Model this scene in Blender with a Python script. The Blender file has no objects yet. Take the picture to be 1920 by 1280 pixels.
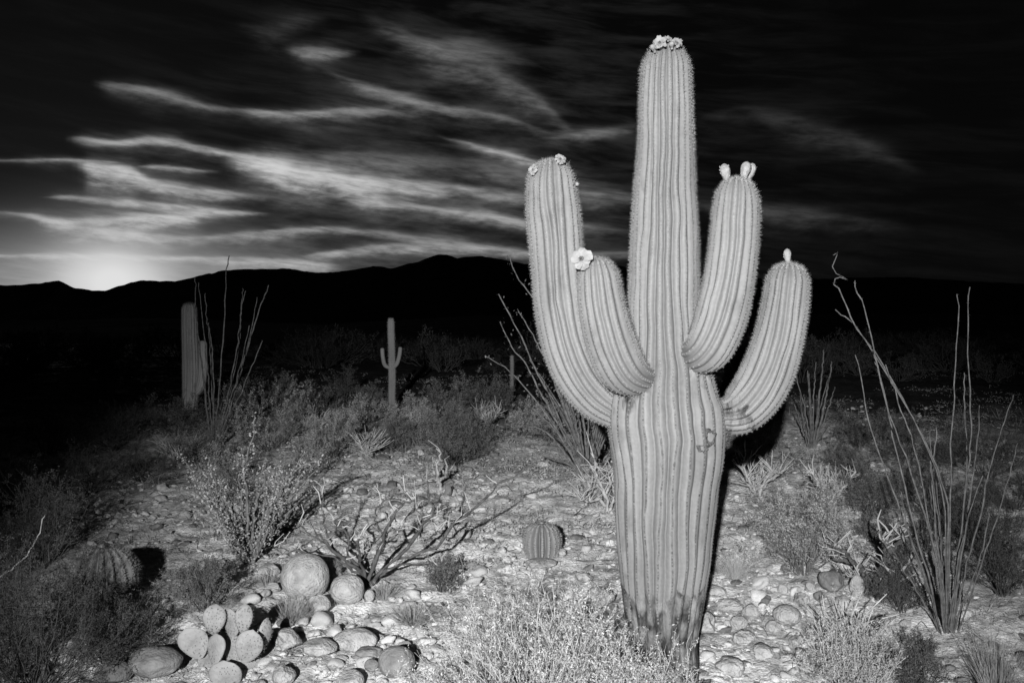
import bpy, math
import numpy as np
from mathutils import Vector

scene = bpy.context.scene
COL = scene.collection
F = 1867.0           # focal length in photo pixels (35 mm lens, 36 mm film)
EYE = 1.8
HZ = 640.0

# ------------------------------------------------------------------ camera
cd = bpy.data.cameras.new('camera'); cam = bpy.data.objects.new('camera', cd); COL.objects.link(cam)
cam.location = (0, 0, EYE); cam.rotation_euler = (math.radians(90), 0, 0)
cd.lens = 35.0; cd.sensor_width = 36.0; cd.clip_start = 0.05; cd.clip_end = 20000
scene.camera = cam
scene.view_settings.view_transform = 'Standard'
scene.view_settings.look = 'None'
scene.view_settings.exposure = 0.0
scene.view_settings.gamma = 1.0
scene.view_settings.use_curve_mapping = False
scene.cycles.use_denoising = True
scene.cycles.max_bounces = 4; scene.cycles.diffuse_bounces = 2
scene.cycles.transparent_max_bounces = 4

# ------------------------------------------------------------------ sky
def az_el(px, py):
    x = (px-960)/F; z = (HZ-py)/F
    return math.atan2(x, 1.0), math.atan2(z, math.hypot(x, 1.0))

SUN_AZ, SUN_EL = az_el(210, 533)

world = bpy.data.worlds.new('World'); scene.world = world; world.use_nodes = True
nt = world.node_tree; nt.nodes.clear(); N = nt.nodes; L = nt.links
def mth(op, a, b=None, c=None, clamp=False):
    n = N.new('ShaderNodeMath'); n.operation = op; n.use_clamp = clamp
    for i, v in enumerate((a, b, c)):
        if v is None: continue
        if isinstance(v, (int, float)): n.inputs[i].default_value = v
        else: L.new(v, n.inputs[i])
    return n.outputs[0]
def noise_w(vec, scale, detail, rough=0.55, dist=0.0):
    n = N.new('ShaderNodeTexNoise'); L.new(vec, n.inputs['Vector'])
    n.inputs['Scale'].default_value = scale; n.inputs['Detail'].default_value = detail
    n.inputs['Roughness'].default_value = rough; n.inputs['Distortion'].default_value = dist
    return n.outputs['Fac']
tc = N.new('ShaderNodeTexCoord'); sp = N.new('ShaderNodeSeparateXYZ'); L.new(tc.outputs['Generated'], sp.inputs[0])
X, Y, Z = sp.outputs
AZ = mth('ARCTAN2', X, Y)
EL = mth('ARCSINE', Z)
# wisps: coordinates stretched along the horizon and sheared so the streaks fall to the right
cx = N.new('ShaderNodeCombineXYZ')
sh = mth('MULTIPLY_ADD', AZ, 0.12, EL)
L.new(mth('MULTIPLY', AZ, 5.0), cx.inputs[0]); L.new(mth('MULTIPLY', sh, 34.0), cx.inputs[1])
STR = cx.outputs[0]
cx2 = N.new('ShaderNodeCombineXYZ')
L.new(mth('MULTIPLY', AZ, 14.0), cx2.inputs[0]); L.new(mth('MULTIPLY', EL, 55.0), cx2.inputs[1])
warp = mth('SUBTRACT', noise_w(cx2.outputs[0], 1.0, 5), 0.5)
ELW = mth('MULTIPLY_ADD', warp, 0.008, EL)
wisp = noise_w(STR, 1.6, 7, 0.62, 0.4)
fine = noise_w(STR, 6.0, 6, 0.65, 0.3)
AZN = mth('MULTIPLY_ADD', AZ, 1/1.2, 0.5)

def fcurve(inp, pts):
    n = N.new('ShaderNodeFloatCurve'); L.new(inp, n.inputs['Value'])
    m = n.mapping; m.use_clip = False; c = m.curves[0]
    pts = sorted(pts)
    while len(c.points) < len(pts): c.points.new(0.5, 0.5)
    for p, (a, b) in zip(c.points, pts): p.location = (a, b)
    m.extend = 'HORIZONTAL'; m.update()
    return n.outputs[0]

def smooth(inp, a, b, lo=0.0, hi=1.0):
    n = N.new('ShaderNodeMapRange'); n.interpolation_type = 'SMOOTHSTEP'; L.new(inp, n.inputs[0])
    for i, v in enumerate((a, b, lo, hi)): n.inputs[i+1].default_value = v
    return n.outputs[0]
STREAKS = [  # (width px, [(px, py, brightness) ...]): the cloud bands as they lie in the sky
 (8,  [(170,152,0),(205,158,.05),(272,167,.08),(339,185,.07),(387,197,.07),(440,207,.05),(500,213,.04),(560,214,0)]),
 (7,  [(430,206,0),(475,211,.09),(520,214,.13),(605,212,.14),(666,208,.12),(726,208,.06),(790,212,0)]),
 (6,  [(120,261,0),(150,261,.08),(200,264,.17),(303,264,.22),(363,275,.19),(424,287,.2),(515,300,.12),(620,307,0)]),
 (15, [(410,300,0),(450,304,.22),(484,309,.42),(545,324,.55),(636,336,.46),(726,344,.36),(817,351,.24),(908,358,.13),(968,366,.07),(1060,376,0)]),
 (12, [(585,336,0),(640,352,.2),(690,368,.26),(740,381,.17),(817,393,.12),(908,402,.19),(993,418,.15),(1090,426,.07),(1200,436,0)]),
 (12, [(130,306,0),(160,312,.22),(194,319,.38),(242,323,.36),(275,339,.28),(339,355,.27),(424,365,.18),(520,371,0)]),
 (3.5,[(250,311,0),(290,313,.14),(363,318,.10),(420,321,0)]),
 (3.5,[(5,299,.07),(60,299,.11),(150,300,.12),(206,303,.08),(240,305,0)]),
 (5,  [(70,367,0),(110,369,.11),(182,375,.15),(272,382,.24),(363,390,.2),(450,398,.17),(520,402,0)]),
 (10, [(10,400,.08),(60,405,.18),(100,412,.28),(182,412,.30),(272,408,.40),(345,406,.38),(390,399,.16),(480,396,0)]),
 (9,  [(60,415,0),(121,424,.22),(242,439,.22),(363,448,.15),(484,440,.14),(560,430,.18),(640,429,.14),(700,436,.1),(800,447,.08),(920,453,0)]),
 (5,  [(0,477,.12),(100,478,.16),(250,482,.16),(400,484,.14),(500,487,.10),(600,492,0)]),
 (8,  [(360,488,0),(430,494,.2),(520,494,.24),(600,498,.18),(660,500,0)]),
 (9,  [(540,485,0),(600,478,.12),(696,466,.19),(847,461,.2),(930,466,.16),(993,474,.13),(1100,476,.08),(1190,478,.04),(1330,482,0)]),
 (10, [(525,90,0),(555,94,.05),(600,98,.09),(645,97,.05),(680,96,0)]),
 (12, [(590,128,0),(640,146,.03),(696,166,.07),(757,185,.11),(829,203,.08),(938,218,.06),(1010,244,.02),(1080,262,0)]),
 (19, [(670,25,0),(720,46,.022),(775,76,.045),(847,109,.045),(938,145,.05),(1010,190,.045),(1070,245,.02),(1120,270,0)]),
 (14, [(770,74,0),(820,82,.03),(880,90,.035),(950,104,.02),(1010,120,0)]),
 (10, [(1000,262,0),(1050,258,.04),(1110,248,.05),(1170,240,.03),(1230,236,0)]),
 (5,  [(815,255,0),(850,264,.06),(890,275,.14),(956,291,.24),(999,303,.2),(1040,313,.07),(1110,328,0)]),
 (16, [(1020,330,0),(1100,350,.03),(1190,370,.025),(1330,385,.014),(1450,395,.018),(1600,412,.010),(1720,425,0)]),
 (18, [(1270,240,0),(1380,205,.005),(1470,225,.012),(1560,245,.012),(1660,290,.008),(1740,320,0)]),
 (20, [(560,285,0),(650,296,.05),(760,303,.05),(860,314,.04),(980,330,.05),(1100,360,.03),(1200,370,0)]),
 (14, [(440,48,0),(500,58,.012),(560,40,.012),(620,36,0)]),
]
# each band swells and thins, is sharper on its upper edge, and frays into the wisps
cx3 = N.new('ShaderNodeCombineXYZ'); L.new(mth('MULTIPLY', AZ, 9.0), cx3.inputs[0]); L.new(mth('MULTIPLY', EL, 30.0), cx3.inputs[1])
WID = smooth(noise_w(cx3.outputs[0], 1.0, 4), 0.3, 0.7, 0.85, 1.6)
cx4 = N.new('ShaderNodeCombineXYZ'); L.new(mth('MULTIPLY', AZ, 45.0), cx4.inputs[0]); L.new(mth('MULTIPLY', EL, 130.0), cx4.inputs[1])
puff = noise_w(cx4.outputs[0], 1.0, 6, 0.6, 0.3)
total = None
for w, pts in STREAKS:
    q = [(az_el(a, b), amp) for a, b, amp in pts]
    cp = [(p[0]/1.2+.5, p[1]/0.5) for p, _ in q]; ap = [(p[0]/1.2+.5, v) for p, v in q]
    cen = fcurve(AZN, [(0, cp[0][1])]+cp+[(1, cp[-1][1])])
    am = fcurve(AZN, [(0, ap[0][1] if pts[0][0] <= 60 else 0), (ap[0][0]-.012, ap[0][1] if pts[0][0] <= 60 else 0)]+ap+[(ap[-1][0]+.012, 0), (1, 0)])
    am = mth('MAXIMUM', am, 0.0)
    d = mth('MULTIPLY_ADD', cen, -0.5, ELW)
    d = mth('MULTIPLY', mth('MULTIPLY', d, F/w), WID)
    d = mth('ADD', mth('MULTIPLY', mth('MAXIMUM', d, 0.0), 1.35), mth('MULTIPLY', mth('MINIMUM', d, 0.0), 0.72))
    mx_ = max(v for _, v in q)
    d = mth('MULTIPLY', d, mth('MULTIPLY_ADD', am, -0.9/mx_, 1.75))      # bands taper towards their ends
    d = mth('ADD', d, mth('MULTIPLY', mth('SUBTRACT', puff, 0.5), 1.5))   # ragged edges
    d2 = mth('MULTIPLY', d, d)
    g = mth('EXPONENT', mth('MULTIPLY', d2, -1.0))
    g = mth('MULTIPLY_ADD', mth('EXPONENT', mth('MULTIPLY', d2, -0.13)), 0.16, g)   # thin haze of cirrus round each band
    v = mth('MULTIPLY', g, am)
    total = v if total is None else mth('ADD', total, v)
total = mth('MULTIPLY', total, smooth(wisp, 0.28, 0.66, 0.5, 1.35))
total = mth('MULTIPLY', total, smooth(fine, 0.25, 0.7, 0.6, 1.3))
total = mth('MULTIPLY', total, smooth(puff, 0.3, 0.65, 0.98, 1.4))
# thin veil of high cloud, thickest in the middle of the sky and low down
veil = smooth(wisp, 0.38, 0.75, 0.0, 1.0)
vaz = fcurve(AZN, [(0, .1), (.12, .1), (.3, .4), (.42, 1), (.55, 1), (.68, .35), (.8, .12), (1, .1)])
vel = fcurve(mth('MULTIPLY', EL, 2.0), [(0, .9), (.2, 1), (.4, .8), (.6, .5), (.8, .3), (1, .2)])
veil = mth('MULTIPLY', mth('MULTIPLY', veil, vaz), mth('MULTIPLY', vel, 0.024))
# low glow round the setting sun
du = mth('SUBTRACT', AZ, SUN_AZ); dv = mth('SUBTRACT', EL, SUN_EL)
def glow(su, sv, amp):
    a = mth('MULTIPLY', du, F/su); b = mth('MULTIPLY', dv, F/sv)
    r = mth('ADD', mth('MULTIPLY', a, a), mth('MULTIPLY', b, b))
    return mth('MULTIPLY', mth('EXPONENT', mth('MULTIPLY', r, -1.0)), amp)
gl = mth('ADD', glow(66, 48, 1.5), glow(250, 80, .17))
gl = mth('ADD', gl, mth('MULTIPLY', glow(420, 45, .10), smooth(fine, 0.3, 0.7, .5, 1.3)))
gl = mth('ADD', gl, glow(20, 18, 4.0))
gl = mth('ADD', gl, glow(150, 95, .17))
sky = N.new('ShaderNodeTexSky'); sky.sky_type = 'NISHITA'; sky.sun_disc = False
sky.sun_elevation = SUN_EL; sky.sun_rotation = SUN_AZ
bw = N.new('ShaderNodeRGBToBW'); L.new(sky.outputs[0], bw.inputs[0])
base = mth('MULTIPLY_ADD', bw.outputs[0], 0.0005, 0.0006)
tot = mth('ADD', mth('ADD', total, veil), mth('ADD', gl, base))
# film shoulder of the emulsion: bright cloud tops level off
tot = mth('MULTIPLY', mth('SUBTRACT', 1.0, mth('EXPONENT', mth('MULTIPLY', tot, -1/0.60))), 0.74)
tot = mth('MULTIPLY', tot, smooth(Z, -0.02, 0.0, 0.1, 1.0))
bg = N.new('ShaderNodeBackground'); L.new(tot, bg.inputs[0]); bg.inputs[1].default_value = 1.0
out = N.new('ShaderNodeOutputWorld'); L.new(bg.outputs[0], out.inputs[0])

# ------------------------------------------------------------------ lamps
sd = bpy.data.lights.new('setting_sun', 'SUN'); sd.energy = 0.12; sd.angle = math.radians(0.5)
so = bpy.data.objects.new('setting_sun', sd); COL.objects.link(so)
sdir = Vector((math.sin(SUN_AZ)*math.cos(SUN_EL), math.cos(SUN_AZ)*math.cos(SUN_EL), math.sin(SUN_EL)))
so.rotation_euler = sdir.to_track_quat('Z', 'Y').to_euler()
# the photographer's flash head, on a stand to the left and behind the camera
FL = Vector((-1.05, -4.5, 2.9))
fd = bpy.data.lights.new('camera_flash', 'SPOT'); fd.energy = 13200; fd.shadow_soft_size = 0.05
fd.spot_size = math.radians(43); fd.spot_blend = 1.0
fo = bpy.data.objects.new('camera_flash', fd); COL.objects.link(fo); fo.location = FL
aim = Vector((0.22, 6.0, 1.62))
fo.rotation_euler = (FL-aim).to_track_quat('Z', 'Y').to_euler()

# ------------------------------------------------------------------ maths helpers
def vnoise(x, y, seed=0):
    xi = np.floor(x).astype(np.int64); yi = np.floor(y).astype(np.int64); fx = x-xi; fy = y-yi
    def h(a, b):
        n = (a*374761393 + b*668265263 + seed*974634777) & 0xffffffff
        n = ((n ^ (n >> 13))*1274126177) & 0xffffffff
        return ((n ^ (n >> 16)) & 0xffff)/65535.0
    u = fx*fx*(3-2*fx); v = fy*fy*(3-2*fy)
    return (h(xi, yi)*(1-u)+h(xi+1, yi)*u)*(1-v)+(h(xi, yi+1)*(1-u)+h(xi+1, yi+1)*u)*v
def fbm(x, y, o=4, seed=0, g=0.5):
    s = 0; a = 1; t = 0
    for i in range(o):
        s = s+a*(vnoise(x, y, seed+i*17)-.5)*2; t += a; a *= g; x = x*2.03+11.3; y = y*2.03+5.7
    return s/t
def ground_h(x, y):
    x = np.asarray(x, float); y = np.asarray(y, float)
    r = np.hypot(x, y)
    h = 1.2*np.tanh(.085*(y-5.1)/1.2)          # the clearing climbs gently away from the camera, then levels off
    h = h + 0.08*fbm(x*.22, y*.22, 3, 3)*np.clip((r-3)/10, 0.25, 1.0)
    h = h + 0.05*fbm(x*.9, y*.9, 3, 8)
    fade = np.clip(1.6-r/40, 0.0, 1.0)
    n = 1-np.abs(fbm(x*3.3, y*4.6, 3, 21))
    h = h + fade*0.050*(n-.7) + fade*0.020*fbm(x*11, y*14, 3, 31, .6)
    return h
def gh(x, y): return float(ground_h(np.array([x]), np.array([y]))[0])
def gnd(px, py):
    d = np.linspace(3, 70, 6000); x = (px-960)/F*d
    k = np.nonzero(EYE-(py-HZ)/F*d < 1.2*np.tanh(.085*(d-5.1)/1.2)+.03*fbm(x*.22, d*.22, 3, 3))[0]; k = k[0] if len(k) else 5999
    Yd = float(d[k]); x = float(x[k])
    return Vector((x, Yd, gh(x, Yd)))
def P(px, py, d): return Vector(((px-960)/F*d, d, EYE-(py-HZ)/F*d))

# ------------------------------------------------------------------ mesh helpers
class MB:
    def __init__(s): s.v = []; s.f = {}; s.n = 0
    def add(s, v, faces):
        v = np.asarray(v, np.float32).reshape(-1, 3); faces = np.asarray(faces, np.int64)
        s.f.setdefault(faces.shape[1], []).append(faces+s.n); s.v.append(v); s.n += len(v)
    def mesh(s, name, mat=None, smooth=True, attrs=None):
        me = bpy.data.meshes.new(name)
        if s.n:
            V = np.concatenate(s.v); me.vertices.add(len(V)); me.vertices.foreach_set('co', V.ravel())
            idx = []; st = []; o = 0
            for k, l in s.f.items():
                a = np.concatenate(l); idx.append(a.ravel()); st.append(o+np.arange(len(a))*k); o += a.size
            idx = np.concatenate(idx).astype(np.int32); st = np.concatenate(st).astype(np.int32)
            me.loops.add(len(idx)); me.loops.foreach_set('vertex_index', idx)
            me.polygons.add(len(st)); me.polygons.foreach_set('loop_start', st)
            me.update(calc_edges=True); me.validate()
            me.polygons.foreach_set('use_smooth', np.full(len(me.polygons), smooth))
            if attrs:
                for an, av in attrs.items():
                    at = me.attributes.new(an, 'FLOAT', 'POINT'); at.data.foreach_set('value', np.asarray(av, np.float32))
        if mat: me.materials.append(mat)
        return me
    def obj(s, name, mat, parent=None, smooth=True, kind=None, attrs=None):
        o = bpy.data.objects.new(name, s.mesh(name, mat, smooth, attrs)); COL.objects.link(o)
        if parent is not None: o.parent = parent
        if kind: o['kind'] = kind
        return o
def tag(o, label, cat, group=None, kind=None):
    o['label'] = label; o['category'] = cat
    if group: o['group'] = group
    if kind: o['kind'] = kind
    return o
def empty(name, loc, label, cat, group=None, rz=0.0):
    o = bpy.data.objects.new(name, None); COL.objects.link(o); o.location = loc; o.rotation_euler = (0, 0, rz)
    o.empty_display_size = 0.1
    return tag(o, label, cat, group)

def tubes(mb, Pt, R, sides=3, closed=True):
    """Pt (n,k,3) polylines, R (n,k) radii"""
    Pt = np.asarray(Pt, float); R = np.asarray(R, float); n, k, _ = Pt.shape
    T = np.gradient(Pt, axis=1); T /= np.linalg.norm(T, axis=2, keepdims=True)+1e-9
    ref = np.where(np.abs(T[..., 2:3]) > .9, np.array([1., 0, 0]), np.array([0, 0, 1.]))
    ref = np.repeat(ref[:, :1], k, axis=1)
    A = np.cross(T, ref); A /= np.linalg.norm(A, axis=2, keepdims=True)+1e-9
    B = np.cross(T, A)
    th = np.arange(sides)*2*math.pi/sides
    V = Pt[:, :, None]+R[:, :, None, None]*(A[:, :, None]*np.cos(th)[None, None, :, None]+B[:, :, None]*np.sin(th)[None, None, :, None])
    i = np.arange(n)[:, None, None]*k*sides; j = np.arange(k-1)[None, :, None]*sides; s = np.arange(sides)[None, None, :]
    s2 = (s+1) % sides
    fa = np.stack([i+j+s, i+j+s2, i+j+sides+s2, i+j+sides+s], -1).reshape(-1, 4)
    mb.add(V.reshape(-1, 3), fa)
def catmull(pts, n):
    p = np.asarray(pts, float); m = len(p)
    t = np.linspace(0, m-1, n); i = np.clip(t.astype(int), 0, m-2); u = (t-i)[:, None]
    g = lambda k: p[np.clip(k, 0, m-1)]
    a, b, c, d = g(i-1), g(i), g(i+1), g(i+2)
    return .5*((2*b)+(-a+c)*u+(2*a-5*b+4*c-d)*u*u+(-a+3*b-3*c+d)*u**3)
def rnd_dirs(rng, n):
    v = rng.normal(size=(n, 3)); return v/np.linalg.norm(v, axis=1, keepdims=True)
def leaves(mb, C, rng, size, aspect=0.45):
    n = len(C)
    if not n: return
    a = rnd_dirs(rng, n); b = np.cross(a, rnd_dirs(rng, n)); b /= np.linalg.norm(b, axis=1, keepdims=True)+1e-9
    s = size*rng.uniform(.6, 1.3, (n, 1))
    V = np.stack([C, C+a*s*.5+b*s*aspect*.5, C+a*s, C+a*s*.5-b*s*aspect*.5], 1)
    mb.add(V.reshape(-1, 3), np.arange(n*4).reshape(-1, 4))

# ------------------------------------------------------------------ materials
def mat(name, lo, hi, scale=8, rough=.8, bump=0.0, bscale=40, detail=5, obj=True, rand=0.0, spec=.25):
    m = bpy.data.materials.new(name); m.use_nodes = True; t = m.node_tree; b = t.nodes['Principled BSDF']
    tcn = t.nodes.new('ShaderNodeTexCoord'); n = t.nodes.new('ShaderNodeTexNoise')
    t.links.new(tcn.outputs['Object'], n.inputs['Vector']); n.inputs['Scale'].default_value = scale; n.inputs['Detail'].default_value = detail
    r = t.nodes.new('ShaderNodeMapRange'); t.links.new(n.outputs['Fac'], r.inputs[0])
    r.inputs[1].default_value = .3; r.inputs[2].default_value = .7; r.inputs[3].default_value = lo; r.inputs[4].default_value = hi
    o = r.outputs[0]
    if rand:
        g = t.nodes.new('ShaderNodeObjectInfo'); q = t.nodes.new('ShaderNodeMapRange'); t.links.new(g.outputs['Random'], q.inputs[0])
        q.inputs[3].default_value = 1-rand; q.inputs[4].default_value = 1+rand
        mm = t.nodes.new('ShaderNodeMath'); mm.operation = 'MULTIPLY'; t.links.new(o, mm.inputs[0]); t.links.new(q.outputs[0], mm.inputs[1]); o = mm.outputs[0]
    t.links.new(o, b.inputs['Base Color']); b.inputs['Roughness'].default_value = rough
    b.inputs['Specular IOR Level'].default_value = spec
    if bump:
        n2 = t.nodes.new('ShaderNodeTexNoise'); t.links.new(tcn.outputs['Object'], n2.inputs['Vector'])
        n2.inputs['Scale'].default_value = bscale; n2.inputs['Detail'].default_value = 6
        bp = t.nodes.new('ShaderNodeBump'); bp.inputs['Strength'].default_value = bump; bp.inputs['Distance'].default_value = .02
        t.links.new(n2.outputs['Fac'], bp.inputs['Height']); t.links.new(bp.outputs[0], b.inputs['Normal'])
    return m
M = {}
M['stone'] = mat('pale_granite', .34, .55, 14, .85, .5, 60, rand=.18)
M['boulder'] = mat('granite_boulder', .20, .38, 16, .9, .9, 70, 9)
M['darkstone'] = mat('dark_rock', .08, .20, 12, .9, .6, 60, rand=.25)
M['spine'] = mat('pale_spine', .19, .30, 3, .5)
M['spine_dark'] = mat('dull_spine', .16, .30, 3, .6)
M['areole'] = mat('areole_felt', .05, .14, 30, .9)
M['petal'] = mat('white_petal', .17, .22, 10, .6)
M['bud'] = mat('pale_bud', .16, .26, 60, .6, .4, 120)
M['core'] = mat('flower_stamens', .16, .22, 90, .8, .6, 200)
M['scar'] = mat('scar_tissue', .03, .10, 60, .9, .8, 80)
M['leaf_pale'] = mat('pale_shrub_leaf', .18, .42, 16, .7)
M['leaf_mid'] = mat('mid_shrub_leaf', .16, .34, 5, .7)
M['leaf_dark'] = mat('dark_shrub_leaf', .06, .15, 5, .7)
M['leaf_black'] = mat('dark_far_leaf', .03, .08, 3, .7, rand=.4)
M['bark_dark'] = mat('dark_bark', .025, .09, 30, .9, .5, 60)
M['bark_pale'] = mat('pale_twig_bark', .20, .42, 25, .8)
M['bark_mid'] = mat('grey_twig_bark', .05, .16, 18, .85)
M['wand'] = mat('ocotillo_bark', .04, .12, 25, .8, .5, 60)
M['straw'] = mat('dry_grass_straw', .16, .36, 6, .7)
M['pad'] = mat('cactus_pad_skin', .17, .26, 14, .6, .25, 60)
M['hill'] = mat('hill_scrub', .03, .10, .02, .95)

def ground_mat():
    m = bpy.data.materials.new('gravelly_desert_soil'); m.use_nodes = True; t = m.node_tree; b = t.nodes['Principled BSDF']; ln = t.links.new
    tcn = t.nodes.new('ShaderNodeTexCoord')
    def ns(sc, d=6, r=.55):
        n = t.nodes.new('ShaderNodeTexNoise'); ln(tcn.outputs['Object'], n.inputs['Vector']); n.inputs['Scale'].default_value = sc
        n.inputs['Detail'].default_value = d; n.inputs['Roughness'].default_value = r; return n.outputs['Fac']
    def mr(i, a, c, d, e):
        n = t.nodes.new('ShaderNodeMapRange'); ln(i, n.inputs[0])
        for k, v in enumerate((a, c, d, e)): n.inputs[k+1].default_value = v
        return n.outputs[0]
    def mm(op, a, c):
        n = t.nodes.new('ShaderNodeMath'); n.operation = op; ln(a, n.inputs[0])
        if isinstance(c, float): n.inputs[1].default_value = c
        else: ln(c, n.inputs[1])
        return n.outputs[0]
    vo = t.nodes.new('ShaderNodeTexVoronoi'); ln(tcn.outputs['Object'], vo.inputs['Vector']); vo.inputs['Scale'].default_value = 22
    vc = t.nodes.new('ShaderNodeRGBToBW'); ln(vo.outputs['Color'], vc.inputs[0])
    c = mm('MULTIPLY', mr(ns(1.3), .34, .66, .50, .92), mr(ns(7, 8, .65), .35, .65, .5, 1.18))
    c = mm('MULTIPLY', c, mr(vc.outputs[0], 0, 1, .9, 1.08))
    # scrub plain past the clearing: its lack of light is painted into the soil
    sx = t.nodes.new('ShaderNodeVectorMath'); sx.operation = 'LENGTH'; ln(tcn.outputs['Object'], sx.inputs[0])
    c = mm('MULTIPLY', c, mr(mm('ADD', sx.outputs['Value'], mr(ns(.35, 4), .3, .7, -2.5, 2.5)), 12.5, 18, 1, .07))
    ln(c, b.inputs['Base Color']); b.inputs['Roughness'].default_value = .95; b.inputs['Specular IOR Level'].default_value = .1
    vo2 = t.nodes.new('ShaderNodeTexVoronoi'); ln(tcn.outputs['Object'], vo2.inputs['Vector']); vo2.inputs['Scale'].default_value = 55
    h = mm('ADD', mm('MULTIPLY', mr(vo.outputs['Distance'], 0, .7, 1, 0), .12), mm('MULTIPLY', mr(vo2.outputs['Distance'], 0, .7, 1, 0), .18))
    h = mm('ADD', h, ns(26, 9, .68))
    bp = t.nodes.new('ShaderNodeBump'); bp.inputs['Strength'].default_value = .9; bp.inputs['Distance'].default_value = .025
    ln(h, bp.inputs['Height']); ln(bp.outputs[0], b.inputs['Normal'])
    return m
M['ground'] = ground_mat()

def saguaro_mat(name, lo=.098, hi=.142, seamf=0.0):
    """waxy cactus skin; 'rib' attribute 1 on a rib crest, 'cork' attribute where woody tissue grows"""
    m = bpy.data.materials.new(name); m.use_nodes = True; t = m.node_tree; b = t.nodes['Principled BSDF']; ln = t.links.new
    tcn = t.nodes.new('ShaderNodeTexCoord')
    def ns(sc, d=6, st=1.0):
        mp = t.nodes.new('ShaderNodeMapping'); ln(tcn.outputs['Object'], mp.inputs[0]); mp.inputs['Scale'].default_value = (1, 1, st)
        n = t.nodes.new('ShaderNodeTexNoise'); ln(mp.outputs[0], n.inputs['Vector']); n.inputs['Scale'].default_value = sc
        n.inputs['Detail'].default_value = d; return n.outputs['Fac']
    def mr(i, a, c, d, e, sm=False):
        n = t.nodes.new('ShaderNodeMapRange'); ln(i, n.inputs[0])
        if sm: n.interpolation_type = 'SMOOTHSTEP'
        for k, v in enumerate((a, c, d, e)): n.inputs[k+1].default_value = v
        return n.outputs[0]
    def mm(op, a, c):
        n = t.nodes.new('ShaderNodeMath'); n.operation = op; ln(a, n.inputs[0])
        if isinstance(c, float): n.inputs[1].default_value = c
        else: ln(c, n.inputs[1])
        return n.outputs[0]
    at = t.nodes.new('ShaderNodeAttribute'); at.attribute_name = 'rib'
    ac = t.nodes.new('ShaderNodeAttribute'); ac.attribute_name = 'cork'
    skin = mm('MULTIPLY', mr(ns(3.5, 7, .45), .3, .7, lo, hi), mr(ns(60, 4), .3, .7, .9, 1.08))
    # scattered blemishes
    skin = mm('MULTIPLY', skin, mr(ns(7, 5, .6), .56, .76, 1, .68, True))
    # pale line of old wool down each crest
    skin = mm('MULTIPLY', skin, mr(at.outputs['Fac'], .72, .95, 1, 1.17, True))
    # on the old lower stem each crest is split by a dark woody seam
    so_ = t.nodes.new('ShaderNodeSeparateXYZ'); ln(tcn.outputs['Object'], so_.inputs[0])
    seam = mm('MULTIPLY', mr(at.outputs['Fac'], .965, .99, 0, 1, True), mr(so_.outputs[2], 1.25, 1.95, seamf, 0, True))
    seam = mm('MULTIPLY', seam, mr(ns(40, 3), .35, .6, .3, 1))
    skin = mm('MULTIPLY', skin, mr(seam, 0, 1, 1, .25))
    corkn = mm('ADD', ac.outputs['Fac'], mr(ns(13, 6, .4), .3, .7, -.5, .5))
    cork = mr(corkn, .42, .62, 0, 1, True)
    corkcol = mr(ns(17, 7, .6), .38, .66, .02, .15)
    mx = t.nodes.new('ShaderNodeMix'); mx.data_type = 'FLOAT'; ln(cork, mx.inputs[0]); ln(skin, mx.inputs[2]); ln(corkcol, mx.inputs[3])
    ln(mx.outputs[0], b.inputs['Base Color']); b.inputs['Roughness'].default_value = .6; b.inputs['Specular IOR Level'].default_value = .25
    bp = t.nodes.new('ShaderNodeBump'); bp.inputs['Distance'].default_value = .01
    ln(mr(cork, 0, 1, .15, .9), bp.inputs['Strength'])
    ln(ns(70, 6, .5), bp.inputs['Height']); ln(bp.outputs[0], b.inputs['Normal'])
    return m
M['sag'] = saguaro_mat('saguaro_skin', seamf=.9)
M['barrel'] = saguaro_mat('barrel_cactus_skin', lo=.08, hi=.13)
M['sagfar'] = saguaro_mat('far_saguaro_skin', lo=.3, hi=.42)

# ------------------------------------------------------------------ ground and hills (structure)
def build_ground():
    r = [0.6]; 
    while r[-1] < 60: r.append(r[-1]*(1.012 if r[-1] < 4 else 1.0068))
    while r[-1] < 9000: r.append(r[-1]*1.09)
    r = np.array(r)
    a1 = np.linspace(-math.radians(35), math.radians(35), 470)
    a2 = np.linspace(math.radians(35), 2*math.pi-math.radians(35), 74)[1:-1]
    a = np.concatenate([a1, a2]); nr, na = len(r), len(a)
    RR, AA = np.meshgrid(r, a, indexing='ij')
    x = RR*np.sin(AA); y = RR*np.cos(AA); z = ground_h(x, y)
    i = np.arange(nr-1)[:, None]*na; j = np.arange(na)[None, :]; j2 = (j+1) % na
    f = np.stack([i+j, i+j2, i+na+j2, i+na+j], -1).reshape(-1, 4)[:, ::-1]
    mb = MB(); mb.add(np.stack([x, y, z], -1), f)
    c = mb.n; mb.add([[0, 0, 0]], np.array([[-c+0, -c+0, -c+0]])[:0].reshape(0, 3))
    k = np.arange(na); mb.f.setdefault(3, []).append(np.stack([np.full(na, c), (k+1) % na, k], -1)[:, ::-1])
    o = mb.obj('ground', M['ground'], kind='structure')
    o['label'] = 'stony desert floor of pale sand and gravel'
build_ground()

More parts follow.
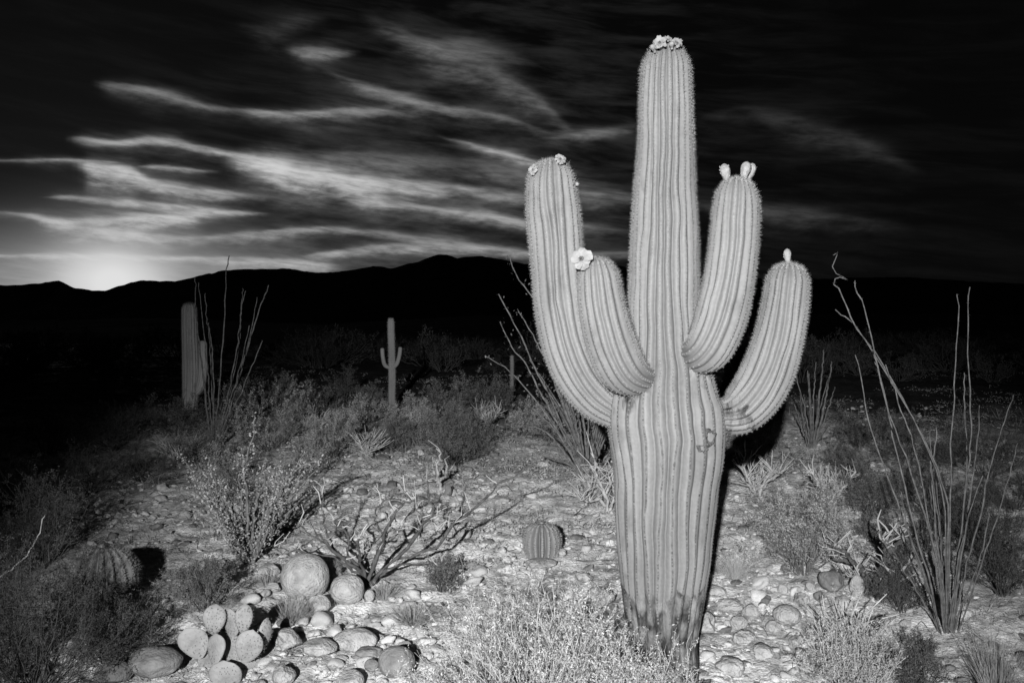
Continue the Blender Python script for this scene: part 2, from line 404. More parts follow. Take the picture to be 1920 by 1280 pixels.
RIDGE = [(-900,560),(-500,540),(-200,528),(0,531),(60,529),(85,526),(110,522),(135,534),(165,540),(200,541),(225,533),(245,526),(270,521),(330,524),(370,514),(415,504),(445,500),(500,500),(540,497),(570,503),(600,507),(640,504),(665,500),(700,494),(715,495),(735,500),(760,492),(780,486),(800,480),(822,472),(835,472),(858,479),(880,475),(905,475),(940,480),(985,490),(1040,488),(1090,484),(1130,488),(1180,497),(1300,505),(1450,520),(1700,515),(2000,535),(2400,545),(2900,560)]
def hills(name, dist, depth, prof, seed, amp, label, zscale=1.0):
    az = np.linspace(-math.radians(56), math.radians(56), 700); nd = 26
    px = 960+F*np.tan(az); pr = np.interp(px, [p[0] for p in prof], [p[1] for p in prof])
    Yr = dist*np.ones_like(az)
    top = EYE+(HZ-pr)/F*Yr
    top = top+amp*fbm(px*.05, px*0, 5, seed, .65)
    t = np.linspace(0, 1.6, nd)[:, None]
    prof_t = np.where(t < 1, t**1.3, np.clip(1-(t-1)*1.2, 0, 1))
    Yy = (dist-depth)+t*depth+0*az[None]
    xx = np.tan(az)[None]*Yr[None]*(Yy/Yr[None])**.9
    zz = prof_t*top[None]+amp*4*np.minimum(t, 1)*(1-np.minimum(t, 1))*fbm(xx*.006, Yy*.004, 4, seed+5)*2-2*(t <= 0)
    zz = np.where(t >= 1.59, -2, zz)
    i = np.arange(nd-1)[:, None]*700; j = np.arange(699)[None]
    f = np.stack([i+j, i+j+1, i+700+j+1, i+700+j], -1).reshape(-1, 4)
    mb = MB(); mb.add(np.stack([xx, Yy, zz], -1), f)
    o = mb.obj(name, M['hill'], kind='structure'); o['label'] = label
hills('mountains', 3000, 1500, RIDGE, 40, 4.0, 'dark mountain ridge along the horizon below the sunset')
hills('hills', 1100, 500, [(-900,612),(0,600),(300,595),(600,608),(900,590),(1200,600),(1600,585),(1900,590),(2900,605)], 60, 1.5, 'low dark foothills under the mountains')

# ------------------------------------------------------------------ ribbed cactus bodies
def cactus_body(pts, rad, nrib, amp, seg, rings, seed, cap=1.0, base_close=False, wave=.3, pinch=.03, corkf=None, rib_p=1.0, ref=None):
    """returns (MB, attrs, crest sampler) for a ribbed body along pts with radii rad"""
    rng = np.random.default_rng(seed)
    C = catmull(pts, 400); Rr = catmull(np.array(rad)[:, None], 400)[:, 0]
    ds = np.linalg.norm(np.diff(C, axis=0), axis=1); s = np.concatenate([[0], np.cumsum(ds)]); Lt = s[-1]
    rt = Rr[-1]; cl = cap*rt*1.0
    t1 = np.linspace(0, Lt-cl, rings); q = np.linspace(0, 1, 26)[1:]
    t = np.concatenate([t1, Lt-cl+cl*np.sin(q*math.pi/2)]); 
    Ci = np.stack([np.interp(t, s, C[:, k]) for k in range(3)], -1)
    Ri = np.interp(t, s, Rr)*(1+pinch*fbm(t/ .35, t*0+seed, 3, seed))
    e = np.clip((t-(Lt-cl))/cl, 0, 1); Ri = Ri*np.sqrt(np.clip(1-e*e, 0, 1))**.85
    T = np.gradient(Ci, axis=0); T /= np.linalg.norm(T, axis=1, keepdims=True)+1e-12
    for k in range(len(T)):
        if k and not np.isfinite(T[k]).all(): T[k] = T[k-1]
    A = np.zeros_like(T); a = np.array(ref if ref is not None else [0., -1, 0])
    for k in range(len(T)):
        a = a-T[k]*a.dot(T[k]); a /= np.linalg.norm(a); A[k] = a
    B = np.cross(T, A)
    n = nrib*seg; th = np.arange(n)/n*2*math.pi
    # each rib meanders a little
    kk = np.arange(nrib)
    off = np.stack([fbm(t/.28+k*7.3, t*0+k*3.1, 3, seed+k) for k in range(nrib)], 1)*wave*2*math.pi/nrib*.5
    offi = np.stack([np.interp(np.arange(n)/seg, np.arange(nrib+1), np.append(row, row[0])) for row in off], 0)
    ph = nrib*th/2
    c = np.abs(np.cos(ph))**rib_p
    hgt = np.stack([1+.25*fbm(t/.5+k*3.3, t*0+9, 2, seed+90+k) for k in range(nrib)], 1)
    hi = hgt[:, (np.round(np.arange(n)/seg).astype(int)) % nrib]
    am = amp if np.isscalar(amp) else np.interp(t/Lt, *amp)[:, None]
    ampe = am*(1-.0*e[:, None])
    RR = Ri[:, None]*(1+ampe*(c[None]*hi-.62)*1.0)
    TH = th[None]+offi
    V = Ci[:, None]+RR[..., None]*(A[:, None]*np.cos(TH)[..., None]+B[:, None]*np.sin(TH)[..., None])
    nt_ = len(t)
    i = np.arange(nt_-1)[:, None]*n; j = np.arange(n)[None]; j2 = (j+1) % n
    f = np.stack([i+j, i+j2, i+n+j2, i+n+j], -1).reshape(-1, 4)
    mb = MB(); mb.add(V, f)
    rib = np.broadcast_to(c[None], RR.shape).ravel()
    cork = np.zeros(RR.shape) if corkf is None else corkf(V, t/Lt)
    crest = dict(t=t, C=Ci, A=A, B=B, R=Ri, off=off, hgt=hgt, amp=(am*np.ones_like(Ri[:, None]))[:, 0], L=Lt, nrib=nrib, T=T, cl=cl)
    return mb, {'rib': rib, 'cork': cork.ravel()}, crest
def crest_points(cr, spacing, rng, jit=.15):
    P_, Nn, Tt, W = [], [], [], []
    for k in range(cr['nrib']):
        tt = np.arange(spacing*.5, cr['L'], spacing)+rng.uniform(-jit, jit)*spacing
        tt = tt+rng.normal(0, spacing*.08, len(tt)); tt = tt[(tt > 0) & (tt < cr['L'])]
        # closer together over the crown
        ex = np.linspace(cr['L']-cr['cl']*.3, cr['L']*.9999, 8); tt = np.concatenate([tt, ex])
        g = lambda arr: np.interp(tt, cr['t'], arr)
        th = k*2*math.pi/cr['nrib']+g(cr['off'][:, k]); R = g(cr['R'])*(1+g(cr['amp'])*(g(cr['hgt'][:, k])-.62))
        Cc = np.stack([g(cr['C'][:, i]) for i in range(3)], -1); A = np.stack([g(cr['A'][:, i]) for i in range(3)], -1); B = np.stack([g(cr['B'][:, i]) for i in range(3)], -1)
        T = np.stack([g(cr['T'][:, i]) for i in range(3)], -1)
        d = A*np.cos(th)[:, None]+B*np.sin(th)[:, None]
        e = np.clip((tt-(cr['L']-cr['cl']))/cr['cl'], 0, 1)[:, None]
        nn = d*np.sqrt(1-e*e*.98)+T*e; nn /= np.linalg.norm(nn, axis=1, keepdims=True)
        P_.append(Cc+d*R[:, None]); Nn.append(nn); Tt.append(T); W.append(tt/cr['L'])
    return np.concatenate(P_), np.concatenate(Nn), np.concatenate(Tt), np.concatenate(W)
def spines(mb, Pp, Nn, rng, per, length, width, spread=.8):
    n = len(Pp)
    Pp = np.repeat(Pp, per, 0); Nn = np.repeat(Nn, per, 0)
    d = Nn+spread*rnd_dirs(rng, n*per); d /= np.linalg.norm(d, axis=1, keepdims=True)
    ln = (length if np.isscalar(length) else np.repeat(length, per))*rng.uniform(.5, 1.25, n*per)
    s = np.cross(d, rnd_dirs(rng, n*per)); s /= np.linalg.norm(s, axis=1, keepdims=True)
    s2 = np.cross(d, s)
    w = width*.5
    b = Pp-Nn*.002
    V = np.stack([b+s*w, b-s*w*.5+s2*w*.87, b-s*w*.5-s2*w*.87, Pp+d*ln[:, None]], 1).reshape(-1, 3)
    o = np.arange(n*per)[:, None]*4
    f = np.concatenate([o+np.array([[0, 1, 3]]), o+np.array([[1, 2, 3]]), o+np.array([[2, 0, 3]])])
    mb.add(V, f)
def areoles(mb, Pp, Nn, Tt, size, rng):
    n = len(Pp); s = size*rng.uniform(.7, 1.3, (n, 1)) if np.isscalar(size) else size[:, None]*rng.uniform(.7, 1.3, (n, 1))
    a = Tt-Nn*(Tt*Nn).sum(1, keepdims=True); a /= np.linalg.norm(a, axis=1, keepdims=True)+1e-9; b = np.cross(Nn, a)
    ring = [Pp-Nn*.001+s*(a*math.cos(q)*1.25+b*math.sin(q)*.75) for q in np.arange(6)*math.pi/3]
    V = np.stack(ring+[Pp+Nn*s*.45], 1).reshape(-1, 3); o = np.arange(n)[:, None]*7
    f = np.concatenate([o+np.array([[k, (k+1) % 6, 6]]) for k in range(6)])
    mb.add(V, f)

# ------------------------------------------------------------------ the main saguaro
D0 = 5.1
def pxr(d): return d/F
sag_base = gnd(1250, 1299); sag_base.y = D0; sag_base.x = (1250-960)/F*D0; sag_base.z = gh(sag_base.x, D0)
SAG = empty('saguaro_cactus', sag_base, 'tall pale four-armed saguaro with flowers on its tips, large in the foreground', 'cactus')
def localize(pts): return [Vector(p)-sag_base for p in pts]
def flower(c, n, r, parent, seed, npet=11):
    """open saguaro flower: short tube, ring of petals, stamens"""
    rng = np.random.default_rng(seed); n = Vector(n).normalized(); a = n.orthogonal().normalized(); b = n.cross(a)
    tb = MB(); pts = [c+n*(-1.9*r), c-n*1.1*r, c-n*.45*r, c+n*.02*r]
    tubes(tb, [[list(p) for p in pts]], [[r*.30, r*.36, r*.42, r*.62]], 12)
    tubes(tb, [[list(c-n*.02*r), list(c+n*.04*r)]], [[r*.62, r*.05]], 12)
    f = tb.obj('flower', M['bud'], parent)
    for k in range(npet):
        q = 2*math.pi*k/npet+rng.uniform(-.1, .1); d = a*math.cos(q)+b*math.sin(q); s = n.cross(d)
        g = 5; V = []
        tilt = rng.uniform(-.1, .55); rl = rng.uniform(.82, 1.12)
        for i in range(g):
            u = i/(g-1); w = r*.36*math.sin(math.pi*(.18+.68*u))**.7
            cen = c+d*r*(.12+.9*u*rl)+n*r*(.05+.30*math.sin(u*2.2)-tilt*u*u)
            for v in (-1, 0, 1): V.append(cen+s*w*v+n*r*(-.12 if v == 0 else .06*rng.normal()))
        F_ = [[i*3+j, i*3+j+1, i*3+j+4, i*3+j+3] for i in range(g-1) for j in range(2)]
        V2 = V+[p-n*r*.04 for p in V]; F2 = F_+[[x+15 for x in ff[::-1]] for ff in F_]
        pm = MB(); pm.add([list(p) for p in V2], F2); pm.obj('petal', M['petal'], f)
    sm = MB(); Q = []
    for _ in range(90):
        q = rng.uniform(0, 6.28); rr = r*.26*math.sqrt(rng.uniform()); d = a*math.cos(q)+b*math.sin(q)
        Q.append([list(c+d*rr*.7), list(c+d*rr+n*r*rng.uniform(.06, .14))])
    tubes(sm, Q, [[r*.02, r*.045]]*90, 3); sm.obj('stamens', M['core'], f, kind='stuff')
def bud(base, tip, r, parent, seed, open_=0):
    base = Vector(base); tip = Vector(tip); ax = (tip-base); mb = MB()
    ts = [0, .12, .3, .45, .6, .75, .88, .96, 1.0]; rs = [.5, .42, .50, .74, .95, 1.0, .82, .5, .12]
    rng = np.random.default_rng(seed); a = ax.normalized().orthogonal().normalized(); b = ax.normalized().cross(a)
    V = []; n = 14
    for t, q in zip(ts, rs):
        for k in range(n):
            th = 2*math.pi*k/n; rr = r*q*(1+.07*(-1)**k+.04*rng.normal())
            V.append(list(base+ax*t+(a*math.cos(th)+b*math.sin(th))*rr))
    Fc = [[i*n+k, i*n+(k+1) % n, (i+1)*n+(k+1) % n, (i+1)*n+k] for i in range(len(ts)-1) for k in range(n)]
    mb.add(V, Fc); o = mb.obj('bud', M['bud'], parent)
    sc = MB(); Q = []; R = []
    for i in range(26):
        t = rng.uniform(.1, .9); th = rng.uniform(0, 6.28); q = np.interp(t, ts, rs)*r
        d = a*math.cos(th)+b*math.sin(th); p = base+ax*t+d*q*.96
        Q.append([list(p), list(p+ax*.06+d*r*.12)]); R.append([r*.13, r*.02])
    tubes(sc, Q, R, 4); sc.obj('scales', M['bud'], o, kind='stuff')
    return o

def arm(name, px, depth, rad, nrib, seed, parent, capf=1.0, label=None, cork_base=.15):
    pts = localize([P(a, b, d) for (a, b), d in zip(px, depth)]); rr = [q*pxr(d) for q, d in zip(rad, depth)]
    def corkf(V, tl): return (np.clip(1-tl/cork_base, 0, 1)**.9*1.25-.15)[:, None]*np.ones(V.shape[1])[None]
    mb, at, cr = cactus_body([list(p) for p in pts], rr, nrib, .12, 8, 150, seed, cap=capf, wave=.65, corkf=corkf, ref=[0, -1, 0])
    o = mb.obj(name, M['sag'], parent, attrs=at)
    if label: o['label'] = label
    rng = np.random.default_rng(seed)
    Pp, Nn, Tt, W = crest_points(cr, .0155, rng)
    sm = MB(); spines(sm, Pp, Nn, rng, 14, .009+.012*W, .0012, 1.1); sm.obj('spines', M['spine'], o, kind='stuff')
    am = MB(); areoles(am, Pp, Nn, Tt, .0026, rng); am.obj('areoles', M['areole'], o, kind='stuff')
    return o, cr
# trunk: edges read down the photo
TR = [(1306,1248.5,57),(1250,1248,59),(1200,1242.5,63),(1150,1243,70),(1100,1244,77),(1050,1245.5,83),(1000,1246,87),(950,1248,92),(900,1250,95),(860,1251.5,101),(820,1250.5,105),(785,1248,106),(755,1246,102),(725,1247,93),(690,1248,83),(655,1246,72),(620,1245,67),(580,1244,65),(530,1245,63.5),(480,1245,62),(430,1246,60.5),(370,1246,57),(310,1247.5,53),(260,1248.5,50),(220,1248.5,49),(180,1248.5,48),(140,1249,46),(110,1249.5,44),(88,1250,43)]
tp = localize([P(x, y, D0) for y, x, r in TR]); trr = [r*pxr(D0)*1.0 for _, _, r in TR]
def trunk_cork(V, tl):
    z = V[..., 2]+sag_base.z; h = EYE-(1088-HZ)/F*D0
    c = np.clip((h+.03-z)/.10, 0, 1)*.95
    d = np.zeros_like(c)
    for (a, b, s) in ((1140,775,.05),(1210,720,.035),(1190,738,.035),(1300,690,.035),(1330,700,.03),(1350,760,.05),(1240,650,.0)):
        if s == 0: continue
        q = P(a, b, D0-.17 if 1150 < a < 1345 else D0)-sag_base
        dd = np.sqrt(((V-np.array(list(q)))**2).sum(-1)); d = np.maximum(d, np.clip(1-dd/(s*3.2), 0, 1)*1.0)
    return np.maximum(c, d)
mb, at, CR = cactus_body([list(p) for p in tp], trr, 24, ([0, .1, .35, .5, .6, 1], [.06, .07, .085, .09, .10, .12]), 12, 330, 5, cap=1.05, wave=.75, pinch=.012, corkf=trunk_cork, rib_p=.8)
TRUNK = mb.obj('trunk', M['sag'], SAG, attrs=at)
rng = np.random.default_rng(2)
Pp, Nn, Tt, W = crest_points(CR, .0165, rng)
up = W > .40
sm = MB(); spines(sm, Pp[up], Nn[up], rng, 14, .007+.013*W[up], .0012, 1.1)
lowm = (~up) & (W > .13); spines(sm, Pp[lowm], Nn[lowm], rng, 5, .009, .0011, 1.0)
sm.obj('spines', M['spine'], TRUNK, kind='stuff')
am = MB(); k = W > .13; areoles(am, Pp[k], Nn[k], Tt[k], np.where(W[k] < .42, .0066, .0034), rng); am.obj('areoles', M['areole'], TRUNK, kind='stuff')

AA_, ca = arm('arm', [(1205,778),(1165,772),(1128,750),(1100,718),(1077,675),(1062,625),(1052,570),(1047,510),(1042,450),(1037,395),(1034,345),(1033,300)],
    [5.12,5.12,5.13,5.14,5.15,5.16,5.17,5.17,5.17,5.17,5.17,5.17], [26,33,42,47,50,50,49,48.5,48.5,48,44,41], 18, 11, SAG, 1.1, 'outermost left arm, longest of the four')
AB_, cb = arm('arm', [(1225,700),(1198,708),(1170,694),(1150,655),(1136,610),(1127,565),(1122,525),(1117,485)],
    [5.06,4.93,4.86,4.84,4.83,4.83,4.83,4.83], [27,32,43,45,45,43,40,37], 17, 12, SAG, 1.1, 'short front left arm with an open white flower')
AC_, cc = arm('arm', [(1280,650),(1302,662),(1324,655),(1342,622),(1355,580),(1365,535),(1372,490),(1377,445),(1380,400),(1381,365),(1382,334)],
    [5.06,4.95,4.88,4.87,4.87,4.87,4.87,4.87,4.87,4.87,4.87], [26,32,42,46,47,46,45,44,43,39,36], 17, 13, SAG, 1.1, 'inner right arm carrying three buds')
AD_, cdm = arm('arm', [(1318,770),(1352,780),(1386,772),(1415,742),(1438,702),(1455,655),(1466,610),(1473,570),(1477,530),(1480,494)],
    [5.1,5.1,5.1,5.1,5.1,5.1,5.1,5.1,5.1,5.1], [26,32,42,47,48,46,44,42,39,35], 17, 14, SAG, 1.1, 'outermost right arm, blotched near its elbow', .33)
def LP(a, b, d): return P(a, b, d)-sag_base
# crown of pale wool on the trunk and each arm
for (a, b, d, r, par) in ((1250,90,5.1,26,TRUNK),(1033,306,5.17,26,AA_),(1117,490,4.83,22,AB_),(1382,341,4.87,22,AC_),(1480,499,5.1,18,AD_)):
    w = MB(); rg = np.random.default_rng(int(a)); c = np.array(list(LP(a, b, d))); n = 420
    q = rg.normal(size=(n, 3))*np.array([r*.42*pxr(d), r*.42*pxr(d), .006]); v = rnd_dirs(rg, n); v[:, 2] = np.abs(v[:, 2])+.3
    b0 = c+q; spines(w, b0, v/np.linalg.norm(v, axis=1, keepdims=True), rg, 3, .015, .0016, .8); w.obj('crown_wool', M['spine'], par, kind='stuff')
flower(LP(1237,80,4.97), (-.35,-.9,.35), .036, TRUNK, 1); flower(LP(1250,74,5.02), (.1,-.7,.7), .028, TRUNK, 2)
flower(LP(1270,80,4.99), (.35,-.85,.4), .028, TRUNK, 3); bud(LP(1228,98,5.0), LP(1222,84,4.97), .014, TRUNK, 21); bud(LP(1260,92,4.97), LP(1259,78,4.95), .014, TRUNK, 22)
flower(LP(1051,298,5.06), (.3,-.85,.4), .028, AA_, 4); flower(LP(999,318,5.07), (-.6,-.75,.2), .026, AA_, 5)
bud(LP(1077,350,5.13), LP(1084,343,5.10), .011, AA_, 6)
flower(LP(1090,485,4.74), (-.25,-1,.15), .052, AB_, 7, 13)
bud(LP(1366,352,4.85), LP(1357,307,4.85), .025, AC_, 8); bud(LP(1392,347,4.85), LP(1401,303,4.85), .026, AC_, 9)
bud(LP(1400,347,4.88), LP(1412,306,4.88), .024, AC_, 10); bud(LP(1477,503,5.08), LP(1476,466,5.08), .020, AD_, 12)
# woodpecker scar on the right of the trunk
def scar(px, py, rw, rh, seed):
    c = LP(px, py, D0); cen = LP(1251, py, D0); R = 103*pxr(D0)
    sx = c.x-cen.x; yy = -math.sqrt(max(R*R-sx*sx, 0)); n = Vector((sx, yy, 0)).normalized(); c = Vector((c.x, cen.y+yy, c.z))+n*.004
    s = n.cross(Vector((0, 0, 1))); u = Vector((0, 0, 1)); mb = MB(); V = []; k = 20
    rg = np.random.default_rng(seed); wob = 1+.12*rg.normal(size=k)
    for (q, h) in ((1.15, -.012), (1.0, .010), (.8, .009), (.6, -.004), (.3, -.007)):
        for i in range(k):
            th = 2*math.pi*i/k; V.append(list(c+s*math.cos(th)*rw*q*wob[i]+u*(math.sin(th)*rh*q*wob[i]-abs(math.cos(th))*0)+n*h))
    V.append(list(c-n*.008)); Fc = [[i*k+j, i*k+(j+1) % k, (i+1)*k+(j+1) % k, (i+1)*k+j] for i in range(4) for j in range(k)]
    mb.add(V, Fc); mb.f.setdefault(3, []).append(np.array([[80+j, 80+(j+1) % k, 100] for j in range(k)]))
    mb.obj('scar', M['scar'], TRUNK)
scar(1312,812,.034,.044,3)
scar(1299,830,.026,.018,4)

# ------------------------------------------------------------------ other cacti
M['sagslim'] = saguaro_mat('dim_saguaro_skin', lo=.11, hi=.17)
def small_saguaro(px, py, toppx, wpx, label, arms=(), nrib=14, dm=None, mt='sagfar', seed=1, group=None):
    b = gnd(px, py); d = b.y; k = d/F
    root = empty('saguaro_cactus', b, label, 'cactus', group)
    H = (EYE-(toppx-HZ)*k)-b.z
    zs = np.linspace(-.1, H, 9); w = wpx*.5*k
    mb, at, cr = cactus_body([[0.01*math.sin(z*3), 0, z] for z in zs], [w*.82, w*.95, w, w*1.02, w, w*.97, w*.95, w*.93, w*.9], nrib, .16, 6, 60, seed, wave=.4)
    t = mb.obj('trunk', M[mt], root, attrs=at); rng = np.random.default_rng(seed)
    Pp, Nn, Tt, W = crest_points(cr, .035, rng); sm = MB(); spines(sm, Pp, Nn, rng, 5, .03, .003, .9); sm.obj('spines', M['spine_dark'], t, kind='stuff')
    for (pts, wr) in arms:
        ap = [[(a-px)*k, -.02, EYE-(c-HZ)*k-b.z] for a, c in pts]
        mb, at, cr = cactus_body(ap, [wr*k*.7]+[wr*k]*(len(ap)-1), 10, .15, 5, 40, seed+3, wave=.3)
        mb.obj('arm', M[mt], root, attrs=at)
    return root
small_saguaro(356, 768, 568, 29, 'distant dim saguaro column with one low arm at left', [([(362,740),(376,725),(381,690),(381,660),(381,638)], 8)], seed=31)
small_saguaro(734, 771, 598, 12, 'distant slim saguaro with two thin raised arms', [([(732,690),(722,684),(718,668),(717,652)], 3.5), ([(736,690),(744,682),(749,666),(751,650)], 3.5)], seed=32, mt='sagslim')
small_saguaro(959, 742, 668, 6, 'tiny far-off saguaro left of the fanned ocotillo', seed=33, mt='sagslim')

def barrel(px, py, wpx, hpx, label, seed, nrib=16, spl=.022, mt='barrel', sink=.03, spw=.003):
    b = gnd(px, py); k = b.y/F; r = wpx*.5*k; H = hpx*k
    root = empty('barrel_cactus', b, label, 'cactus')
    uu = [0, .12, .3, .5, .68, .82]; zz = [-sink]+[H*u for u in uu[1:]]+[H]
    mb, at, cr = cactus_body([[0, 0, z] for z in zz], [r*.82, r*.92, r*.98, r*1.0, r*1.0, r*1.0, r*1.0], nrib, .34, 10, 30, seed, cap=1.05, wave=.1, pinch=.01)
    o = mb.obj('body', M[mt], root, attrs=at); rng = np.random.default_rng(seed)
    Pp, Nn, Tt, W = crest_points(cr, .016, rng); sm = MB(); spines(sm, Pp, Nn, rng, 12, spl, spw, 1.0); sm.obj('spines', M['spine'], o, kind='stuff')
    return root
barrel(1016, 1046, 62, 58, 'small round barrel cactus with pale ribs alone on open gravel', 41)
barrel(192, 1135, 112, 104, 'spiny striped barrel cactus half hidden in dark brush at lower left', 42, 18, .03)

def pad_mesh(w, h, t, rng):
    mb = MB(); nu, nv = 20, 12; V = []
    for i in range(nv+1):
        u = i/nv; z = h*u
        prof = math.sin(math.pi*min(1, (u*.97+.03)))**.55*(.62+.5*u) if 0 < u < 1 else .12
        prof = min(prof, 1.0)
        if u == 1: prof = .05
        for k in range(nu):
            q = 2*math.pi*k/nu; V.append([w*.5*prof*math.cos(q), t*.5*min(1, prof*1.1)*math.sin(q), z])
    Fc = [[i*nu+k, i*nu+(k+1) % nu, (i+1)*nu+(k+1) % nu, (i+1)*nu+k] for i in range(nv) for k in range(nu)]
    V.append([0, 0, h*1.005]); V = np.array(V); uu = V[:, 2]/h
    sk, be = rng.normal(0, .10), rng.normal(0, .012); V[:, 0] *= 1+.10*rng.normal()*uu; V[:, 0] += sk*w*uu*uu
    V[:, 1] += be*(uu*2-1)**2+.004*fbm(V[:, 0]*40, V[:, 2]*40, 3, int(rng.integers(1, 99))); mb.add(V, Fc)
    mb.f.setdefault(3, []).append(np.array([[nv*nu+k, nv*nu+(k+1) % nu, len(V)-1] for k in range(nu)]))
    P_, N_ = [], []
    for i in range(1, 9):
        for j in range(-4, 5):
            x = (j+.5*(i % 2))*w*.115; u = i/9.5; z = h*u
            prof = min(1, math.sin(math.pi*(u*.97+.03))**.55*(.62+.5*u)); lim = w*.5*prof
            x += w*.03*rng.normal(); z += h*.02*rng.normal()
            if abs(x) > lim*.93: continue
            y = t*.5*math.sqrt(1-(x/lim)**2)
            for sg in (-1, 1): P_.append([x, sg*y, z]); N_.append([x/lim*.4, sg, 0])
    for u in np.linspace(.15, 1, 9):
        prof = min(1, math.sin(math.pi*(min(u, .99)*.97+.03))**.55*(.62+.5*u))*.5*w
        for sg in (-1, 1): P_.append([sg*prof, 0, h*u]); N_.append([sg, 0, .3])
    return mb, np.array(P_), np.array(N_)
def prickly_pear(px, py, d, pads, label, seed, group=None):
    x = (px-960)/F*d; b = Vector((x, d, gh(x, d))); k = d/F; root = empty('prickly_pear', b, label, 'cactus', group)
    rng = np.random.default_rng(seed)
    for (cx_, cy_, w, h, dy, tilt, yaw) in pads:
        w *= 1.12; h *= 1.1; mb, Q, Nq = pad_mesh(w*k, h*k, .035+.004*rng.normal(), rng)
        o = mb.obj('pad', M['pad'], root)
        z = (EYE-(cy_-HZ)*k)-b.z
        ca_, sa_ = math.cos(tilt), math.sin(tilt)
        o.location = ((cx_-px)*k-sa_*h*k*.5, dy, z-ca_*h*k*.5); o.rotation_euler = (rng.uniform(-.2, .2), tilt, yaw)
        Nq = Nq/np.linalg.norm(Nq, axis=1, keepdims=True)
        sm = MB(); spines(sm, Q, Nq, rng, 4, .011, .0012, .8); sm.obj('spines', M['spine'], o, kind='stuff')
        am = MB(); areoles(am, Q, Nq, np.tile([[0., 0, 1]], (len(Q), 1)), .0028, rng); am.obj('areoles', M['areole'], o, kind='stuff')
prickly_pear(430, 1290, 5.35, [(435,1256,56,62,-.10,0,.15),(465,1262,50,60,.04,.25,.5),(427,1226,44,58,.05,-.1,-.4),(368,1201,56,58,-.02,-.35,.2),(405,1213,44,52,-.05,-.2,-.5),
    (471,1206,58,60,-.03,.35,.2),(398,1165,44,52,.03,.1,.1),(428,1178,42,52,.10,.1,-.5),(459,1157,36,50,-.03,.08,.1),(385,1245,46,50,.08,-.5,.3),(492,1200,34,62,.05,.35,.9)],
    'prickly pear clump of rounded grey pads at bottom left', 51)
prickly_pear(1476, 1098, 7.3, [(1472,1084,22,26,0,-.2,.1),(1484,1066,20,22,.02,.3,.3),(1610,1096,1,1,.5,0,0)][:2], 'tiny two-padded prickly pear beneath the shrub right of the saguaro', 52)
prickly_pear(140, 905, 12.5, [(128,890,34,30,0,-.4,.2),(160,895,26,24,0,.4,.3),(146,905,20,22,.05,0,.2)], 'small dim prickly pear in brush at far left', 53)

# ------------------------------------------------------------------ ocotillos and branching cholla
def wand_points(pl, d0, d1, n=26, jit=.004, seed=0):
    """pl px polyline from base to tip"""
    m = len(pl); dd = np.linspace(d0, d1, m); pts = [list(P(a, b, d)) for (a, b), d in zip(pl, dd)]
    c = catmull(pts, n); rg = np.random.default_rng(seed); c[1:] += rg.normal(0, jit, (n-1, 3)); return c
def ocotillo(name, base, wands, label, cat, r0=.013, r1=.004, mt='wand', seed=0, extra=0, spread=.5, hgt=2.0, thorn=.02, thorn_per=5, leaf=None, jit=.004, leafm='leaf_mid', leafn=0, dspread=.35, group=None, wmat=None):
    px, py = base[:2]; b = gnd(px, py); 
    if len(base) > 2: d = base[2]; x = (px-960)/F*d; b = Vector((x, d, gh(x, d)))
    root = empty(name, b, label, cat, group); rng = np.random.default_rng(seed); ws = []
    for i, pl in enumerate(wands):
        pl = list(pl)[::-1]; de = b.y+rng.uniform(-dspread, dspread)
        c = wand_points(pl, b.y, de, 26, jit, seed+i)
        ws.append((c, 1.0))
    for i in range(extra):
        a = rng.uniform(0, 6.28); sp_ = spread*rng.uniform(.3, 1)*hgt; h = hgt*rng.uniform(.6, 1)
        e = np.array([math.cos(a)*sp_, math.sin(a)*sp_, h]); m = e*.5+np.array([math.cos(a), math.sin(a), 0])*sp_*rng.uniform(-.15, .1)
        c = catmull([[0, 0, 0], list(m*.6), list(m*1.15), list(e)], 26)+np.array(list(b)); c[1:] += rng.normal(0, jit, (25, 3)); ws.append((c, .8))
    for c, sc in ws:
        c = c-np.array(list(b)); c[0, 2] = -.02 if np.hypot(*c[0, :2]) < .15 else c[0, 2]; mb = MB(); R = np.linspace(r0, r1, 26)*sc*rng.uniform(.8, 1.15)*(1+.12*rng.normal(size=26))
        tubes(mb, c[None], R[None], 6); o = mb.obj('stem', M[wmat or mt], root)
        n = 26*thorn_per; idx = rng.uniform(1, 25, n); i0 = idx.astype(int); fr = (idx-i0)[:, None]
        Q = c[i0]*(1-fr)+c[np.minimum(i0+1, 25)]*fr; sm = MB(); dirs = rnd_dirs(rng, n)
        spines(sm, Q, dirs, rng, 1, thorn, .003, .2)
        if leafn:
            nn = leafn; idx = rng.uniform(3, 25, nn); i0 = idx.astype(int); fr = (idx-i0)[:, None]
            Q = c[i0]*(1-fr)+c[np.minimum(i0+1, 25)]*fr+rng.normal(0, (leaf or .02)*1.1, (nn, 3)); lm = MB(); leaves(lm, Q, rng, leaf or .02, .5); lm.obj('leaves', M[leafm], o, kind='stuff')
        sm.obj('thorns', M[mt], o, kind='stuff')
    return root
